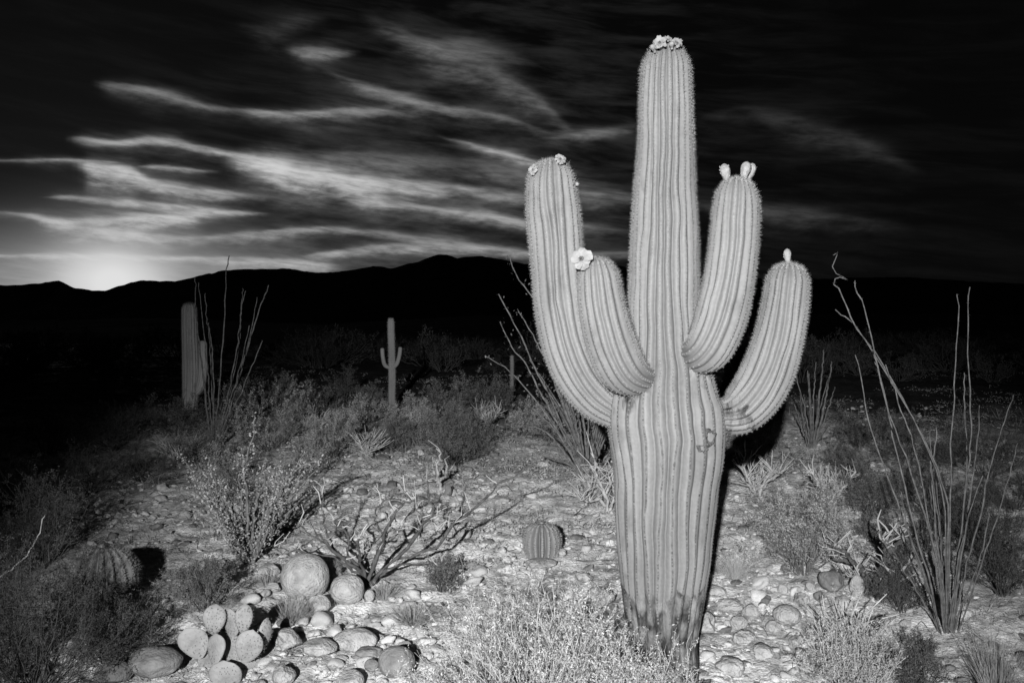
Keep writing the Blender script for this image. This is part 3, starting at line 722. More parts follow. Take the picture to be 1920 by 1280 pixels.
OR = [
 [(1567,582),(1580,592),(1597,602),(1618,630),(1640,660),(1700,760),(1741,840),(1765,900),(1777,950),(1776,1046),(1779,1150),(1776,1215)],
 [(1602,527),(1608,548),(1620,575),(1628,610),(1637,646),(1645,680),(1655,730),(1672,790),(1694,840),(1713,898),(1737,977),(1758,1063),(1766,1132),(1772,1212)],
 [(1562,478),(1574,474),(1562,500),(1570,514),(1590,526),(1572,519),(1562,530),(1575,545),(1588,575),(1597,600),(1618,632),(1640,662),(1700,765),(1739,842),(1762,905),(1772,960),(1774,1060),(1776,1215)],
 [(1636,655),(1648,700),(1660,745),(1668,790),(1681,845),(1700,930),(1720,1010),(1745,1100),(1768,1210)],
 [(1604,665),(1620,740),(1628,790),(1645,840),(1660,885),(1680,930),(1700,990),(1735,1080),(1766,1212)],
 [(1795,550),(1797,600),(1792,680),(1787,760),(1784,840),(1784,900),(1781,1000),(1778,1212)],
 [(1820,540),(1815,600),(1815,670),(1822,780),(1818,850),(1812,900),(1803,1000),(1790,1100),(1780,1212)],
 [(1900,740),(1886,780),(1868,840),(1852,890),(1842,950),(1820,1030),(1800,1110),(1783,1212)],
 [(1908,830),(1893,890),(1876,950),(1850,1030),(1822,1110),(1788,1212)],
 [(1660,685),(1675,725),(1690,770),(1713,830),(1728,900),(1745,1000),(1760,1100),(1774,1212)],
 [(1838,760),(1832,840),(1822,910),(1812,980),(1798,1080),(1782,1212)],
 [(1690,920),(1705,1000),(1730,1080),(1752,1140),(1770,1212)],
 [(1757,800),(1752,850),(1745,862),(1748,900),(1752,960),(1762,1060),(1775,1212)],
 [(1808,700),(1808,760),(1813,860),(1806,960),(1792,1080),(1778,1212)],
 [(1660,1010),(1690,1060),(1720,1110),(1750,1160),(1770,1212)],
 [(1855,960),(1845,1020),(1822,1090),(1798,1150),(1782,1212)]]
o_ = ocotillo('ocotillo', (1775,1212,5.9), OR, 'tall bare ocotillo with curled stem tips near the right edge', 'ocotillo', .0064, .0030, seed=60, thorn=.014, thorn_per=5, jit=.003, dspread=.25, extra=5, spread=.18, hgt=1.3)
OM = [
 [(910,667),(955,695),(1000,745),(1040,800),(1070,850),(1095,900)],
 [(937,603),(955,643),(985,680),(1005,720),(1030,765),(1065,830),(1098,900)],
 [(935,552),(960,600),(985,645),(1000,685),(1025,730),(1055,775),(1085,850),(1100,900)],
 [(970,580),(1000,630),(1015,660),(1040,700),(1060,760),(1085,830),(1102,900)],
 [(955,480),(970,520),(1000,560),(1012,620),(1030,680),(1060,740),(1090,830),(1104,900)],
 [(1003,560),(1010,600),(1020,660),(1045,730),(1080,820),(1102,900)],
 [(985,755),(1010,775),(1040,805),(1070,850),(1096,900)],
 [(960,800),(1000,800),(1030,815),(1060,850),(1094,898)],
 [(1010,850),(1040,862),(1070,872),(1096,900)],
 [(1150,770),(1135,820),(1118,860),(1106,900)],[(1160,810),(1140,850),(1108,900)],
 [(1080,700),(1090,760),(1098,830),(1104,900)],[(1110,720),(1112,800),(1108,850),(1105,900)],
 [(1130,740),(1125,800),(1115,850),(1106,900)],[(1040,720),(1060,770),(1085,840),(1102,900)]]
ocotillo('ocotillo', (1101,902), OM, 'ocotillo with dark stems fanned out behind the saguaro trunk', 'ocotillo', .017, .005, seed=80, thorn=.035, thorn_per=6, jit=.004, extra=30, spread=.45, hgt=1.5, leafn=40, leaf=.028, leafm='leaf_dark', wmat='bark_mid')
OL = [[(430,480),(424,520),(418,640),(410,740),(402,820),(399,842)],[(461,545),(452,580),(446,640),(432,720),(415,800),(402,842)],[(505,535),(490,570),(475,620),(455,680),(435,750),(405,842)],
 [(384,550),(388,600),(396,640),(400,720),(400,842)],[(455,540),(452,580),(448,640),(430,740),(403,842)],[(492,640),(475,680),(450,740),(425,790),(404,842)],[(390,605),(396,700),(398,842)],[(366,520),(368,600),(380,700),(396,842)]]
ocotillo('ocotillo', (400,843), OL, 'tall thin ocotillo rising before the dim saguaro at left', 'ocotillo', .012, .005, seed=100, thorn=.025, thorn_per=7, jit=.005, extra=3, spread=.3, hgt=2)
OF = [[(1490,757),(1500,790),(1515,835)],[(1500,735),(1505,780),(1518,835)],[(1516,700),(1520,760),(1522,835)],[(1530,680),(1526,740),(1524,835)],[(1545,655),(1538,730),(1526,835)],[(1560,678),(1548,750),(1528,835)],[(1566,725),(1548,780),(1528,835)],[(1556,790),(1542,812),(1528,835)],[(1508,740),(1512,790),(1520,835)]]
ocotillo('ocotillo', (1522,836), OF, 'small distant ocotillo between the saguaro and the tall bare ocotillo', 'ocotillo', .014, .006, seed=120, thorn=.035, thorn_per=7, jit=.004, extra=4, spread=.35, hgt=1.2, wmat='bark_mid')
ON = [[(480,780),(474,810),(462,860),(457,885),(463,930),(467,990),(470,1055)],[(498,870),(494,910),(482,940),(474,990),(470,1055)],[(520,880),(512,920),(498,970),(484,1020),(472,1055)],
 [(540,892),(522,930),(505,965),(495,1010),(473,1056)],[(352,960),(372,966),(400,990),(430,1015),(462,1050)],[(385,890),(405,918),(425,950),(445,1010),(466,1052)],[(410,900),(430,935),(450,1000),(466,1052)],
 [(395,945),(415,975),(440,1010),(464,1052)],[(600,860),(575,868),(550,885),(520,930),(500,980),(474,1056)],[(445,850),(450,920),(460,1000),(468,1054)],[(430,1010),(440,1035),(462,1054)],[(505,880),(498,940),(485,1010),(472,1056)]]
ocotillo('ocotillo', (470,1056), ON, 'leafy low ocotillo spreading up just behind the biggest boulder', 'ocotillo', .012, .004, seed=140, thorn=.02, thorn_per=6, jit=.006, extra=16, spread=.85, hgt=.85, leafn=170, leaf=.021, leafm='leaf_mid', wmat='bark_mid')

def branchy(name, base, lines, label, cat, seed, r0, mt, twig=3, twl=.12, tip_mt=None, spn=4, spl=.012, leafn=0):
    """woody plant from traced limbs plus twigs"""
    px, py = base[:2]; b = gnd(px, py)
    if len(base) > 2: d = base[2]; x = (px-960)/F*d; b = Vector((x, d, gh(x, d)))
    root = empty(name, b, label, cat); rng = np.random.default_rng(seed)
    for i, (pl, k0, k1) in enumerate(lines):
        m = len(pl); off0 = 0 if abs(pl[0][0]-px) < 25 and abs(pl[0][1]-py) < 25 else None
        dd = b.y+np.linspace(0, rng.uniform(-.25, .25), m)
        c = catmull([list(P(a, q, d)) for (a, q), d in zip(pl, dd)], 18)-np.array(list(b)); c[1:] += rng.normal(0, .006, (17, 3))
        R = r0*np.linspace(k0, k1, 18)*(1+.15*rng.normal(size=18)); mb = MB(); tubes(mb, c[None], R[None], 7)
        o = mb.obj('branch', M[mt], root)
        nt2 = twig*3; st = rng.integers(5, 18, nt2); A0 = c[st]; dr = rnd_dirs(rng, nt2); dr[:, 2] = np.abs(dr[:, 2])*.9+.2; dr[:, 1] *= .7
        l = twl*rng.uniform(.4, 1.2, (nt2, 1)); mid = A0+dr*l*.5+rng.normal(0, .012, (nt2, 3)); e = A0+dr*l+rng.normal(0, .02, (nt2, 3))
        tm = MB(); tubes(tm, np.stack([A0, mid, e], 1), np.array([[.45, .4, .25]])*r0*rng.uniform(.5, .9, (nt2, 1)), 5)
        if tip_mt: spines(tm, np.concatenate([A0, mid, e, (mid+e)/2]), rnd_dirs(rng, nt2*4), rng, spn, spl, .0018, 1)
        tm.obj('twigs', M[tip_mt or mt], o, kind='stuff')
        sp2 = MB(); j = rng.integers(4, 18, 60); spines(sp2, c[j], rnd_dirs(rng, 60), rng, spn, spl+r0, .0018, .8); sp2.obj('spines', M['spine_dark'], o, kind='stuff')
    return root
CH = [([(686,1100),(693,1081),(714,1022),(721,998),(738,964),(762,942),(775,937)],1.2,.5),([(721,998),(733,994),(747,990)],.5,.35),([(718,1000),(703,978),(706,953),(729,934),(764,921)],.6,.35),
 ([(690,1095),(702,1083),(745,1046),(782,1005),(803,977),(812,957),(804,935),(803,903)],1.3,.35),([(745,1047),(772,1043),(824,1020),(845,988),(875,964),(906,940),(930,912),(962,891),(1000,870)],.9,.35),
 ([(806,1008),(822,994),(842,970)],.5,.35),([(684,1098),(679,1080),(659,1058),(631,1036),(607,1012),(592,998),(580,978)],1.3,.4),([(688,1096),(676,1053),(673,1030),(672,1012),(690,1008)],.9,.4),
 ([(672,1060),(652,1040),(652,1005),(631,984),(632,970),(656,959)],.8,.35),([(631,1036),(609,990),(604,957),(606,922)],.6,.3),([(675,1076),(645,1058),(617,1042),(560,1035),(514,1024)],.8,.35),
 ([(640,1040),(610,1020),(583,1003),(559,982)],.6,.3),([(690,1094),(720,1072),(760,1058),(800,1055),(830,1062)],.7,.3),([(700,1060),(712,1020),(735,1010),(748,998)],.5,.3),
 ([(790,1000),(795,975),(782,955),(782,940)],.4,.3),([(676,1053),(684,1030),(690,1012)],.5,.3)]
branchy('cholla_cactus', (687,1102), CH, 'spreading dark-branched cholla behind the two round boulders', 'cactus', 160, .0135, 'bark_dark', 2, .13, 'bark_pale', 3, .014)
CR2 = [([(1632,1128),(1640,1100),(1652,1074),(1665,1039),(1680,1022),(1698,1014)],1.6,.6),([(1662,1045),(1658,1015),(1650,998)],.8,.5),([(1665,1039),(1668,1010),(1685,995)],.8,.5),([(1630,1126),(1624,1090),(1618,1066),(1598,1054),(1570,1046),(1548,1034)],1.3,.5),
 ([(1636,1124),(1655,1095),(1676,1078),(1705,1068)],1.2,.5),([(1600,1056),(1585,1035),(1560,1020)],.6,.4),([(1622,1075),(1606,1080),(1580,1072)],.6,.4)]
branchy('cholla_cactus', (1632,1130), CR2, 'dark tree-like cholla forking beside the ocotillo at right', 'cactus', 161, .020, 'bark_dark', 4, .14, 'leaf_mid', 3, .014)
CT = [([(826,915),(822,895),(820,872),(827,848)],1,.4),([(822,895),(812,880),(810,868)],.8,.4),([(820,905),(836,890),(838,872)],.7,.4)]
branchy('cholla_cactus', (826,918), CT, 'small pale stub of cholla on the open gravel before the dark bushes', 'cactus', 162, .02, 'bark_pale', 2, .12, 'bark_pale')
CB = [([(1140,960),(1125,935),(1110,915),(1095,905)],1,.5),([(1140,960),(1135,925),(1120,895),(1118,870)],1,.4),([(1142,960),(1150,930),(1150,890)],1,.4),([(1125,935),(1105,940),(1088,935)],.8,.4),([(1135,925),(1145,905),(1138,880)],.8,.4)]
branchy('cholla_cactus', (1141,962), CB, 'pale tangled cholla touching the left side of the big trunk', 'cactus', 163, .016, 'bark_pale', 6, .2, 'bark_pale')

for q, (a, b, lab) in enumerate(((590,815,'pale twiggy cholla among the bushes left of the slim saguaro'),(915,800,'pale twiggy cholla before the dark bush left of the fanned ocotillo'),(690,860,'small pale cholla at the back left of the clearing'),
    (1420,935,'pale twiggy cholla just right of the trunk shadow'),(1560,950,'pale cholla above the large grey bush at right'),(330,870,'dim twiggy cholla in the brush at left'),(1590,1240,'pale broken cholla rising from the bottom bush at right'))):
    rg = np.random.default_rng(900+q); s_ = 26+26*(b > 900)
    ln_ = [([(a, b), (a+s_*.3*math.sin(w_), b-s_*.5), (a+s_*math.sin(w_)*rg.uniform(.6, 1.1), b-s_*rg.uniform(.8, 1.4))], 1, .5) for w_ in np.linspace(-1.2, 1.2, 6)]
    branchy('cholla_cactus', (a, b), ln_, lab, 'cactus', 900+q, .016, 'bark_pale', 5, .2, 'bark_pale')

# ------------------------------------------------------------------ shrubs
def shrub_parts(H, Wd, ns, kind, rng, leafn, lsize, tw=.004, up=.6):
    """returns (stem MB, foliage MB, tips)"""
    a = rng.uniform(0, 2*math.pi, ns); el = rng.uniform(0, 1, ns)**up
    e = np.stack([np.cos(a)*Wd*.5*el, np.sin(a)*Wd*.5*el, H*np.sqrt(np.clip(1.02-el**2.2, .08, 1))*rng.uniform(.7, 1.05, ns)], -1)
    b = np.stack([np.cos(a), np.sin(a), 0*a], -1)*Wd*.04
    k = 8; t = np.linspace(0, 1, k)[None, :, None]
    m = b+(e-b)*.5+np.stack([np.cos(a), np.sin(a), -.2+0*a], -1)*Wd*.05
    S = (1-t)**2*b[:, None]+2*t*(1-t)*m[:, None]+t*t*e[:, None]; S[:, 1:] += rng.normal(0, Wd*.012, (ns, k-1, 3)); S[:, 0, 2] = -.03
    mb = MB(); tubes(mb, S, np.linspace(1, .35, k)[None]*tw*rng.uniform(.8, 1.6, (ns, 1)), 4)
    def kids(S, n, lf, w, kk, j0):
        N0, K, _ = S.shape; p = rng.integers(0, N0, n); j = rng.integers(j0, K-1, n)
        o = S[p, j]; tg = S[p, j+1]-S[p, j-1]; tg /= np.linalg.norm(tg, axis=1, keepdims=True)+1e-9
        d = tg+rnd_dirs(rng, n)*.9; d[:, 2] += .25; d /= np.linalg.norm(d, axis=1, keepdims=True)
        ln = lf*rng.uniform(.5, 1.3, (n, 1, 1)); tt = np.linspace(0, 1, kk)[None, :, None]
        C = o[:, None]+d[:, None]*ln*tt; C[:, 1:] += np.cumsum(rng.normal(0, lf*.07, (n, kk-1, 3)), 1)
        C[..., 2] = np.maximum(C[..., 2], .01)
        tubes(mb, C, np.linspace(1, .5, kk)[None]*w*np.ones((n, 1)), 3); return C
    K1 = kids(S, ns*5, H*.32, tw*.55, 5, 2); K2 = kids(K1, ns*14, H*.14, tw*.35, 4, 1)
    fm = MB()
    if leafn:
        src = K2 if kind != 'plume' else np.concatenate([K2])
        p = rng.integers(0, len(src), leafn); j = rng.integers(1, 4, leafn); C = src[p, j]+rng.normal(0, lsize*.5, (leafn, 3))
        C[:, 2] = np.maximum(C[:, 2], .005)
        leaves(fm, C, rng, lsize, .3)
    return mb, fm
def shrub(px, py, w, h, label, leafm='leaf_mid', barkm='bark_mid', leafn=2500, lsize=None, ns=22, seed=0, d=None, group=None, cat='shrub', name='desert_shrub', up=.6, kind='round', tw=None):
    if d is None: b = gnd(px, py)
    else: x = (px-960)/F*d; b = Vector((x, d, gh(x, d)))
    k = b.y/F; rng = np.random.default_rng(seed+7)
    root = empty(name, b, label, cat, group)
    mb, fm = shrub_parts(h*k, w*k, ns, kind, rng, leafn, lsize or max(.014, 2.6*k), tw or max(.0025, .45*k), up)
    mb.obj('stems', M[barkm], root, kind='stuff')
    if fm.n: fm.obj('foliage', M[leafm], root, kind='stuff')
    return root
def grass(px, py, w, h, label, n=420, mt='straw', seed=0, d=None, cat='grass', name='grass_tuft', group=None, droop=.3):
    if d is None: b = gnd(px, py)
    else: x = (px-960)/F*d; b = Vector((x, d, gh(x, d)))
    k = b.y/F; rng = np.random.default_rng(seed+3); W_, H = w*k, h*k
    root = empty(name, b, label, cat, group)
    a = rng.uniform(0, 6.283, n); r = rng.uniform(0, 1, n)**.6; z = H*rng.uniform(.45, 1.05, n)*(1-.35*r*r)
    b0 = np.stack([np.cos(a)*W_*.12*rng.uniform(0, 1, n), np.sin(a)*W_*.12*rng.uniform(0, 1, n), 0*a-.01], -1)
    e = np.stack([np.cos(a)*W_*.5*r, np.sin(a)*W_*.5*r, z], -1); m = b0+(e-b0)*.5+np.stack([0*a, 0*a, z*.15*droop*3], -1)
    t = np.linspace(0, 1, 5)[None, :, None]; S = (1-t)**2*b0[:, None]+2*t*(1-t)*m[:, None]+t*t*e[:, None]; S[:, 1:] += rng.normal(0, W_*.008, (n, 4, 3))
    mb = MB(); tubes(mb, S, np.linspace(1, .3, 5)[None]*max(.0015, .32*k)*np.ones((n, 1)), 3); mb.obj('blades', M[mt], root, kind='stuff')
    return root
SH = [
 # px, py, w, h, leaf, bark, leaves, stems, depth, label
 (1000,1355,460,272,'leaf_pale','bark_pale',24000,110,4.72,'big pale tangled shrub in the foreground left of the saguaro base'),
 (1190,1360,290,190,'leaf_pale','bark_pale',2200,34,4.62,'sparse pale twiggy shrub in front of the saguaro base'),
 (850,873,155,116,'leaf_dark','bark_dark',9000,60,None,'feathery dark bush with the darkest centre on the far side of the clearing'),
 (742,843,92,66,'leaf_dark','bark_dark',4000,34,None,'small dark bush just left of the feathery dark bush'),
 (505,838,210,130,'leaf_mid','bark_mid',3600,34,None,'broad grey bush behind the leafy low ocotillo'),
 (625,862,150,92,'leaf_mid','bark_mid',3000,30,None,'light leafy bush at the left edge of the clearing'),
 (590,800,130,80,'leaf_dark','bark_dark',2000,24,None,'dark bush in the second row behind the clearing, left side'),
 (680,795,110,66,'leaf_mid','bark_mid',1600,20,None,'low grey bush at the foot of the slim distant saguaro'),
 (905,782,130,84,'leaf_dark','bark_dark',2200,26,None,'dark bush behind the clearing, left of the fanned ocotillo'),
 (830,785,110,70,'leaf_dark','bark_dark',1600,20,None,'dark bush in the row behind the feathery dark bush'),
 (975,815,100,60,'leaf_mid','bark_mid',1600,20,None,'pale-tipped bush by the foot of the fanned ocotillo'),
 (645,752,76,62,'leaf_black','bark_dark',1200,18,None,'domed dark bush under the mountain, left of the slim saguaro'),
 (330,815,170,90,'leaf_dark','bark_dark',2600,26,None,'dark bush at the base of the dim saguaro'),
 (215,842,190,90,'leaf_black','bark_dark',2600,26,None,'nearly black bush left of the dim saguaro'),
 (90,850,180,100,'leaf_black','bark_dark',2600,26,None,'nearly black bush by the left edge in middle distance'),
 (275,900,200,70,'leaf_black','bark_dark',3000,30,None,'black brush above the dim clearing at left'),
 (420,940,150,110,'leaf_mid','bark_mid',2600,26,None,'pale leafy bush left of the low ocotillo'),
 (385,1148,150,100,'leaf_dark','bark_mid',4600,36,None,'soft dark bush left of the biggest boulder'),
 (75,1060,220,170,'leaf_dark','bark_mid',4200,36,None,'dim straggly bush by the left edge above the dark thicket'),
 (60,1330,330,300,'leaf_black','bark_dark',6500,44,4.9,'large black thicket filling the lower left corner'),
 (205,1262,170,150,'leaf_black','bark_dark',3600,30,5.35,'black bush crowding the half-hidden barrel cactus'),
 (1508,1088,200,165,'leaf_mid','bark_mid',5600,44,None,'large grey bush right of the saguaro trunk'),
 (1436,905,120,50,'leaf_mid','bark_mid',1800,20,None,'low grey bush just right of the trunk shadow'),
 (1600,905,100,60,'leaf_dark','bark_dark',1500,18,None,'small dark bush beyond the grey bush at right'),
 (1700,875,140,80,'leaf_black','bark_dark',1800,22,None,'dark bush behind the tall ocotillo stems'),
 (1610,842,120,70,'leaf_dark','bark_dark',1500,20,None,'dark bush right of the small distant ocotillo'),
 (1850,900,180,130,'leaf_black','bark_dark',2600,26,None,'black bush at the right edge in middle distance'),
 (1455,838,80,44,'leaf_mid','bark_mid',1200,16,None,'low bush left of the small distant ocotillo'),
 (1590,1345,230,190,'leaf_mid','bark_pale',5200,44,4.85,'grey twiggy bush at the bottom edge right of the saguaro'),
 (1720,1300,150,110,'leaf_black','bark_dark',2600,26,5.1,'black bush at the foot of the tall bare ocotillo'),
 (1700,1060,110,90,'leaf_dark','bark_dark',2200,22,None,'dark bush behind the forking cholla'),
 (1390,1078,70,58,'leaf_pale','bark_pale',900,16,None,'small pale tuft-like bush just right of the trunk'),
 (828,1106,90,70,'leaf_dark','bark_dark',1600,20,None,'small dark bush at the right end of the spreading cholla'),
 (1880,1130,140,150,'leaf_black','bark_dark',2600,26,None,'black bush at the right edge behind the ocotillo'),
 (455,800,120,80,'leaf_dark','bark_dark',3000,24,None,'dark bush behind the tall thin ocotillo, third row'),
 (535,775,120,70,'leaf_dark','bark_dark',3000,24,None,'dark bush in the third row, left of the domed dark bush'),
 (640,835,110,66,'leaf_mid','bark_mid',3000,24,None,'rounded grey bush above the left edge of the clearing'),
 (790,830,110,72,'leaf_mid','bark_mid',3200,26,None,'grey bush peeping between the two dark bushes'),
 (770,790,90,56,'leaf_mid','bark_mid',2600,22,None,'low grey bush right of the slim distant saguaro'),
 (945,775,90,50,'leaf_dark','bark_dark',2000,20,None,'dark bush under the tiny far-off saguaro'),
 (700,760,80,50,'leaf_dark','bark_dark',1800,18,None,'dark bush left behind the slim distant saguaro'),
 (870,765,90,55,'leaf_dark','bark_dark',2000,20,None,'dark bush in the last lit row, right of the slim saguaro'),
 (1030,830,110,90,'leaf_mid','bark_mid',3600,26,None,'grey bush tangled in the fanned ocotillo stems'),
 (380,880,150,90,'leaf_dark','bark_dark',3400,26,None,'dim bush above and left of the low ocotillo'),
 (570,905,130,80,'leaf_mid','bark_mid',3600,26,None,'leafy grey bush right behind the low ocotillo'),
 (1545,985,120,70,'leaf_mid','bark_mid',3600,24,None,'grey bush behind the large grey bush at right'),
 (1455,965,110,56,'leaf_mid','bark_mid',3000,22,None,'mid-sized grey bush close right of the trunk'),
 (1570,870,110,50,'leaf_dark','bark_dark',2200,20,None,'dark bush at the foot of the small distant ocotillo'),
 (1400,850,90,42,'leaf_mid','bark_mid',1800,18,None,'low pale-topped bush where the arm shadow ends'),
 (1500,870,90,40,'leaf_mid','bark_mid',1800,18,None,'low grey bush in front of the small distant ocotillo'),
 (1640,968,135,100,'leaf_dark','bark_dark',5000,40,None,'rounded soft dark bush in front of the ocotillo at upper right'),
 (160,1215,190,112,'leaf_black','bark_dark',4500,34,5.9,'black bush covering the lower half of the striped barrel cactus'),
 (1690,1150,120,90,'leaf_black','bark_dark',3200,26,None,'black bush between the forking cholla and the tall ocotillo'),  # this and the next right-hand bushes are added to darken that lit side
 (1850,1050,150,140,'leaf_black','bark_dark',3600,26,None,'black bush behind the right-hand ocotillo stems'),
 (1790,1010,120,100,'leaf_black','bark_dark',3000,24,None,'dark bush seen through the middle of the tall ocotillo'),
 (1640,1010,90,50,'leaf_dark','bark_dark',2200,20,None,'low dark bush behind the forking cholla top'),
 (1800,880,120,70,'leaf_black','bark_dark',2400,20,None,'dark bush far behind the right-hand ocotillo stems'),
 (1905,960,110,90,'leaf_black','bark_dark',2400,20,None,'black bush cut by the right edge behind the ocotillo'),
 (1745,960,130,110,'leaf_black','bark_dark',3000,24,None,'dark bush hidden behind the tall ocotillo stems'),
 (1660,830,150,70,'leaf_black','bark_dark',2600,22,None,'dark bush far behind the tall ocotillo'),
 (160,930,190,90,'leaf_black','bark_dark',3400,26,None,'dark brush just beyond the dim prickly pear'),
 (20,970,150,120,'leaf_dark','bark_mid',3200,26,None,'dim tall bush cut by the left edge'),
 (1115,955,70,80,'leaf_pale','bark_pale',2200,22,None,'bright little bush against the left side of the trunk'),
]
for i, (px, py, w, h, lm, bm_, ln_, ns_, d, lab) in enumerate(SH):
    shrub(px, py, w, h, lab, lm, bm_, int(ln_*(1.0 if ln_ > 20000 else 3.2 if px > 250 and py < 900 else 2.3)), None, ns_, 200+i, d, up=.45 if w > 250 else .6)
GR = [(1868,1330,120,170,260,'straw','thin dry grass clump at the lower right corner'),
 (545,1165,110,50,420,'straw','soft grass tuft below the biggest boulder'),(775,1168,120,42,380,'straw','low dry tuft between the cholla and the pale shrub'),(1375,1092,90,46,300,'straw','straw tuft by the saguaro shadow'),
 (720,1120,70,40,200,'straw','dry tuft under the spreading cholla'),(1545,1210,90,50,260,'straw','thin tuft among stones right of the saguaro'),(620,1085,60,36,160,'straw','tuft between the two round boulders and the cholla'),
 (500,1100,60,34,160,'straw','tuft left of the biggest boulder'),(1000,1120,80,36,200,'straw','low tuft in front of the small barrel cactus')]
for i, (px, py, w, h, n, m_, lab) in enumerate(GR):
    grass(px, py, w, h, lab, n, m_, 300+i, 4.9 if py > 1290 else None)
# a dead stalk bowing at the left edge and branches lying on the clearing
def stalk(pl, d, r, mt, label, cat='branch', name='dead_branch', nd=None):
    c = wand_points(pl, d, nd or d, 22, .004, abs(int(pl[0][0]))); b = c[0].copy(); mb = MB(); tubes(mb, (c-b)[None], np.linspace(r, r*.4, 22)[None], 6)
    o = mb.obj(name, M[mt]); o.location = b; tag(o, label, cat)
stalk([(-5,1085),(40,1050),(70,1010),(82,965)], 5.4, .006, 'bark_pale', 'thin bowed dry stalk at the left edge', nd=5.6)

# far scrub: five shapes, copied; each plant its own object
rng = np.random.default_rng(77); VAR = []
for v in range(6):
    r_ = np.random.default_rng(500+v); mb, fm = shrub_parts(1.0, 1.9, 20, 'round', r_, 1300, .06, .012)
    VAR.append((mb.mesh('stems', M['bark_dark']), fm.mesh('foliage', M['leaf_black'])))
used = [(gnd(s[0], min(s[1], 1250)).x, gnd(s[0], min(s[1], 1250)).y) for s in SH]
cnt = 0; tries = 0; FAR = []
while cnt < 150 and tries < 4000:
    tries += 1
    d = 19*math.exp(rng.uniform(0, 1.55)); px = rng.uniform(-60, 1980); x = (px-960)/F*d
    if d < 24 and 420 < px < 1450: continue
    if any((x-a)**2+(d-b)**2 < (.9+d*.012)**2 for a, b in used): continue
    used.append((x, d)); h = rng.uniform(.5, 1.15); v = VAR[rng.integers(0, 6)]
    r = empty('desert_shrub', (x, d, gh(x, d)-.02), 'dark scrub bush on the far plain', 'shrub', 'dark scrub bushes across the far plain', rng.uniform(0, 6.28))
    r.scale = (h*rng.uniform(.9, 1.3), h*rng.uniform(.9, 1.3), h)
    for nm, me in zip(('stems', 'foliage'), v):
        o = bpy.data.objects.new(nm, me); o['kind'] = 'stuff'; COL.objects.link(o); o.parent = r
    FAR.append((r, px, d, 'low bush' if h < .8 else 'tall bush')); cnt += 1
ORD = ['nearest', 'second nearest', 'third nearest', 'fourth nearest', 'fifth nearest', 'sixth nearest', 'seventh nearest', 'eighth nearest', 'ninth nearest', 'tenth nearest']+[w+' nearest' for w in ('eleventh', 'twelfth', 'thirteenth', 'fourteenth', 'fifteenth', 'sixteenth', 'seventeenth', 'eighteenth', 'nineteenth', 'twentieth')]
def rank_labels(items, marks, fmt, xy):
    # each repeat is told by the landmark it lies closest to, the side it lies on and its rank there
    g = {}
    for o, u, v, word in items:
        m = min(marks, key=lambda q: (q[0]-u)**2*xy+(q[1]-v)**2); dx = u-m[0]; dy = v-m[1]
        side = ('left of' if dx < 0 else 'right of') if abs(dx)*xy**.5 > abs(dy) else ('in front of' if dy < 0 else 'behind')
        g.setdefault((m[2], side, word), []).append(((dx*dx*xy+dy*dy), o, word))
    for (mk, side, _w), l in g.items():
        l.sort(key=lambda t: t[0])
        for i, (_, o, word) in enumerate(l): o['label'] = fmt.format(w=word, s=side, m=mk, r=ORD[min(i, 19)])
rank_labels([(o, px, d*20, w_) for o, px, d, w_ in FAR], [(356,26*20,'the dim saguaro column'),(640,24*20,'the domed dark bush'),(734,26*20,'the slim saguaro'),(959,30*20,'the tiny far-off saguaro'),(1101,24*20,'the fanned ocotillo'),(1522,22*20,'the small distant ocotillo'),(1775,24*20,'the tall bare ocotillo'),(60,24*20,'the left edge')], 'dark far scrub {w} {s} {m}, {r} to it', 1.0)

# ------------------------------------------------------------------ stones
def ico(sub):
    import bmesh
    bm = bmesh.new(); bmesh.ops.create_icosphere(bm, subdivisions=sub, radius=1.0)
    V = np.array([v.co[:] for v in bm.verts]); Fc = np.array([[v.index for v in f.verts] for f in bm.faces]); bm.free(); return V, Fc
I2, I3, I5 = ico(2), ico(3), ico(5)
def n3(V, s, seed, o=3): return (fbm(V[:, 0]*s+V[:, 2]*s*.7, V[:, 1]*s-V[:, 2]*s*.6, o, seed)+fbm(V[:, 1]*s+3, V[:, 2]*s+1, o, seed+9)+fbm(V[:, 2]*s+7, V[:, 0]*s+2, o, seed+5))/3
def rock_shape(base, seed, rough=.25, facet=0):
    V, Fc = base; rg = np.random.default_rng(seed); V = V.copy()
    r = 1+rough*n3(V, 1.1, seed)*1.6+rough*.35*n3(V, 3.5, seed+3)
    for _ in range(facet):
        n = rnd_dirs(rg, 1)[0]; d = V@n; c = rg.uniform(.62, .88); r = np.where(d > c, np.minimum(r, r*c/np.maximum(d, 1e-3)*1.02), r)
    return V*r[:, None], Fc
SHP = [rock_shape(I2, 600+i, .32, 7) for i in range(10)]; SHP3 = [rock_shape(I3, 640+i, .34, 9) for i in range(8)]
SMESH = []
for i, (V, Fc) in enumerate(SHP3):
    mb = MB(); mb.add(V, Fc); SMESH.append(mb.mesh('stone', M['stone']))
placed = []
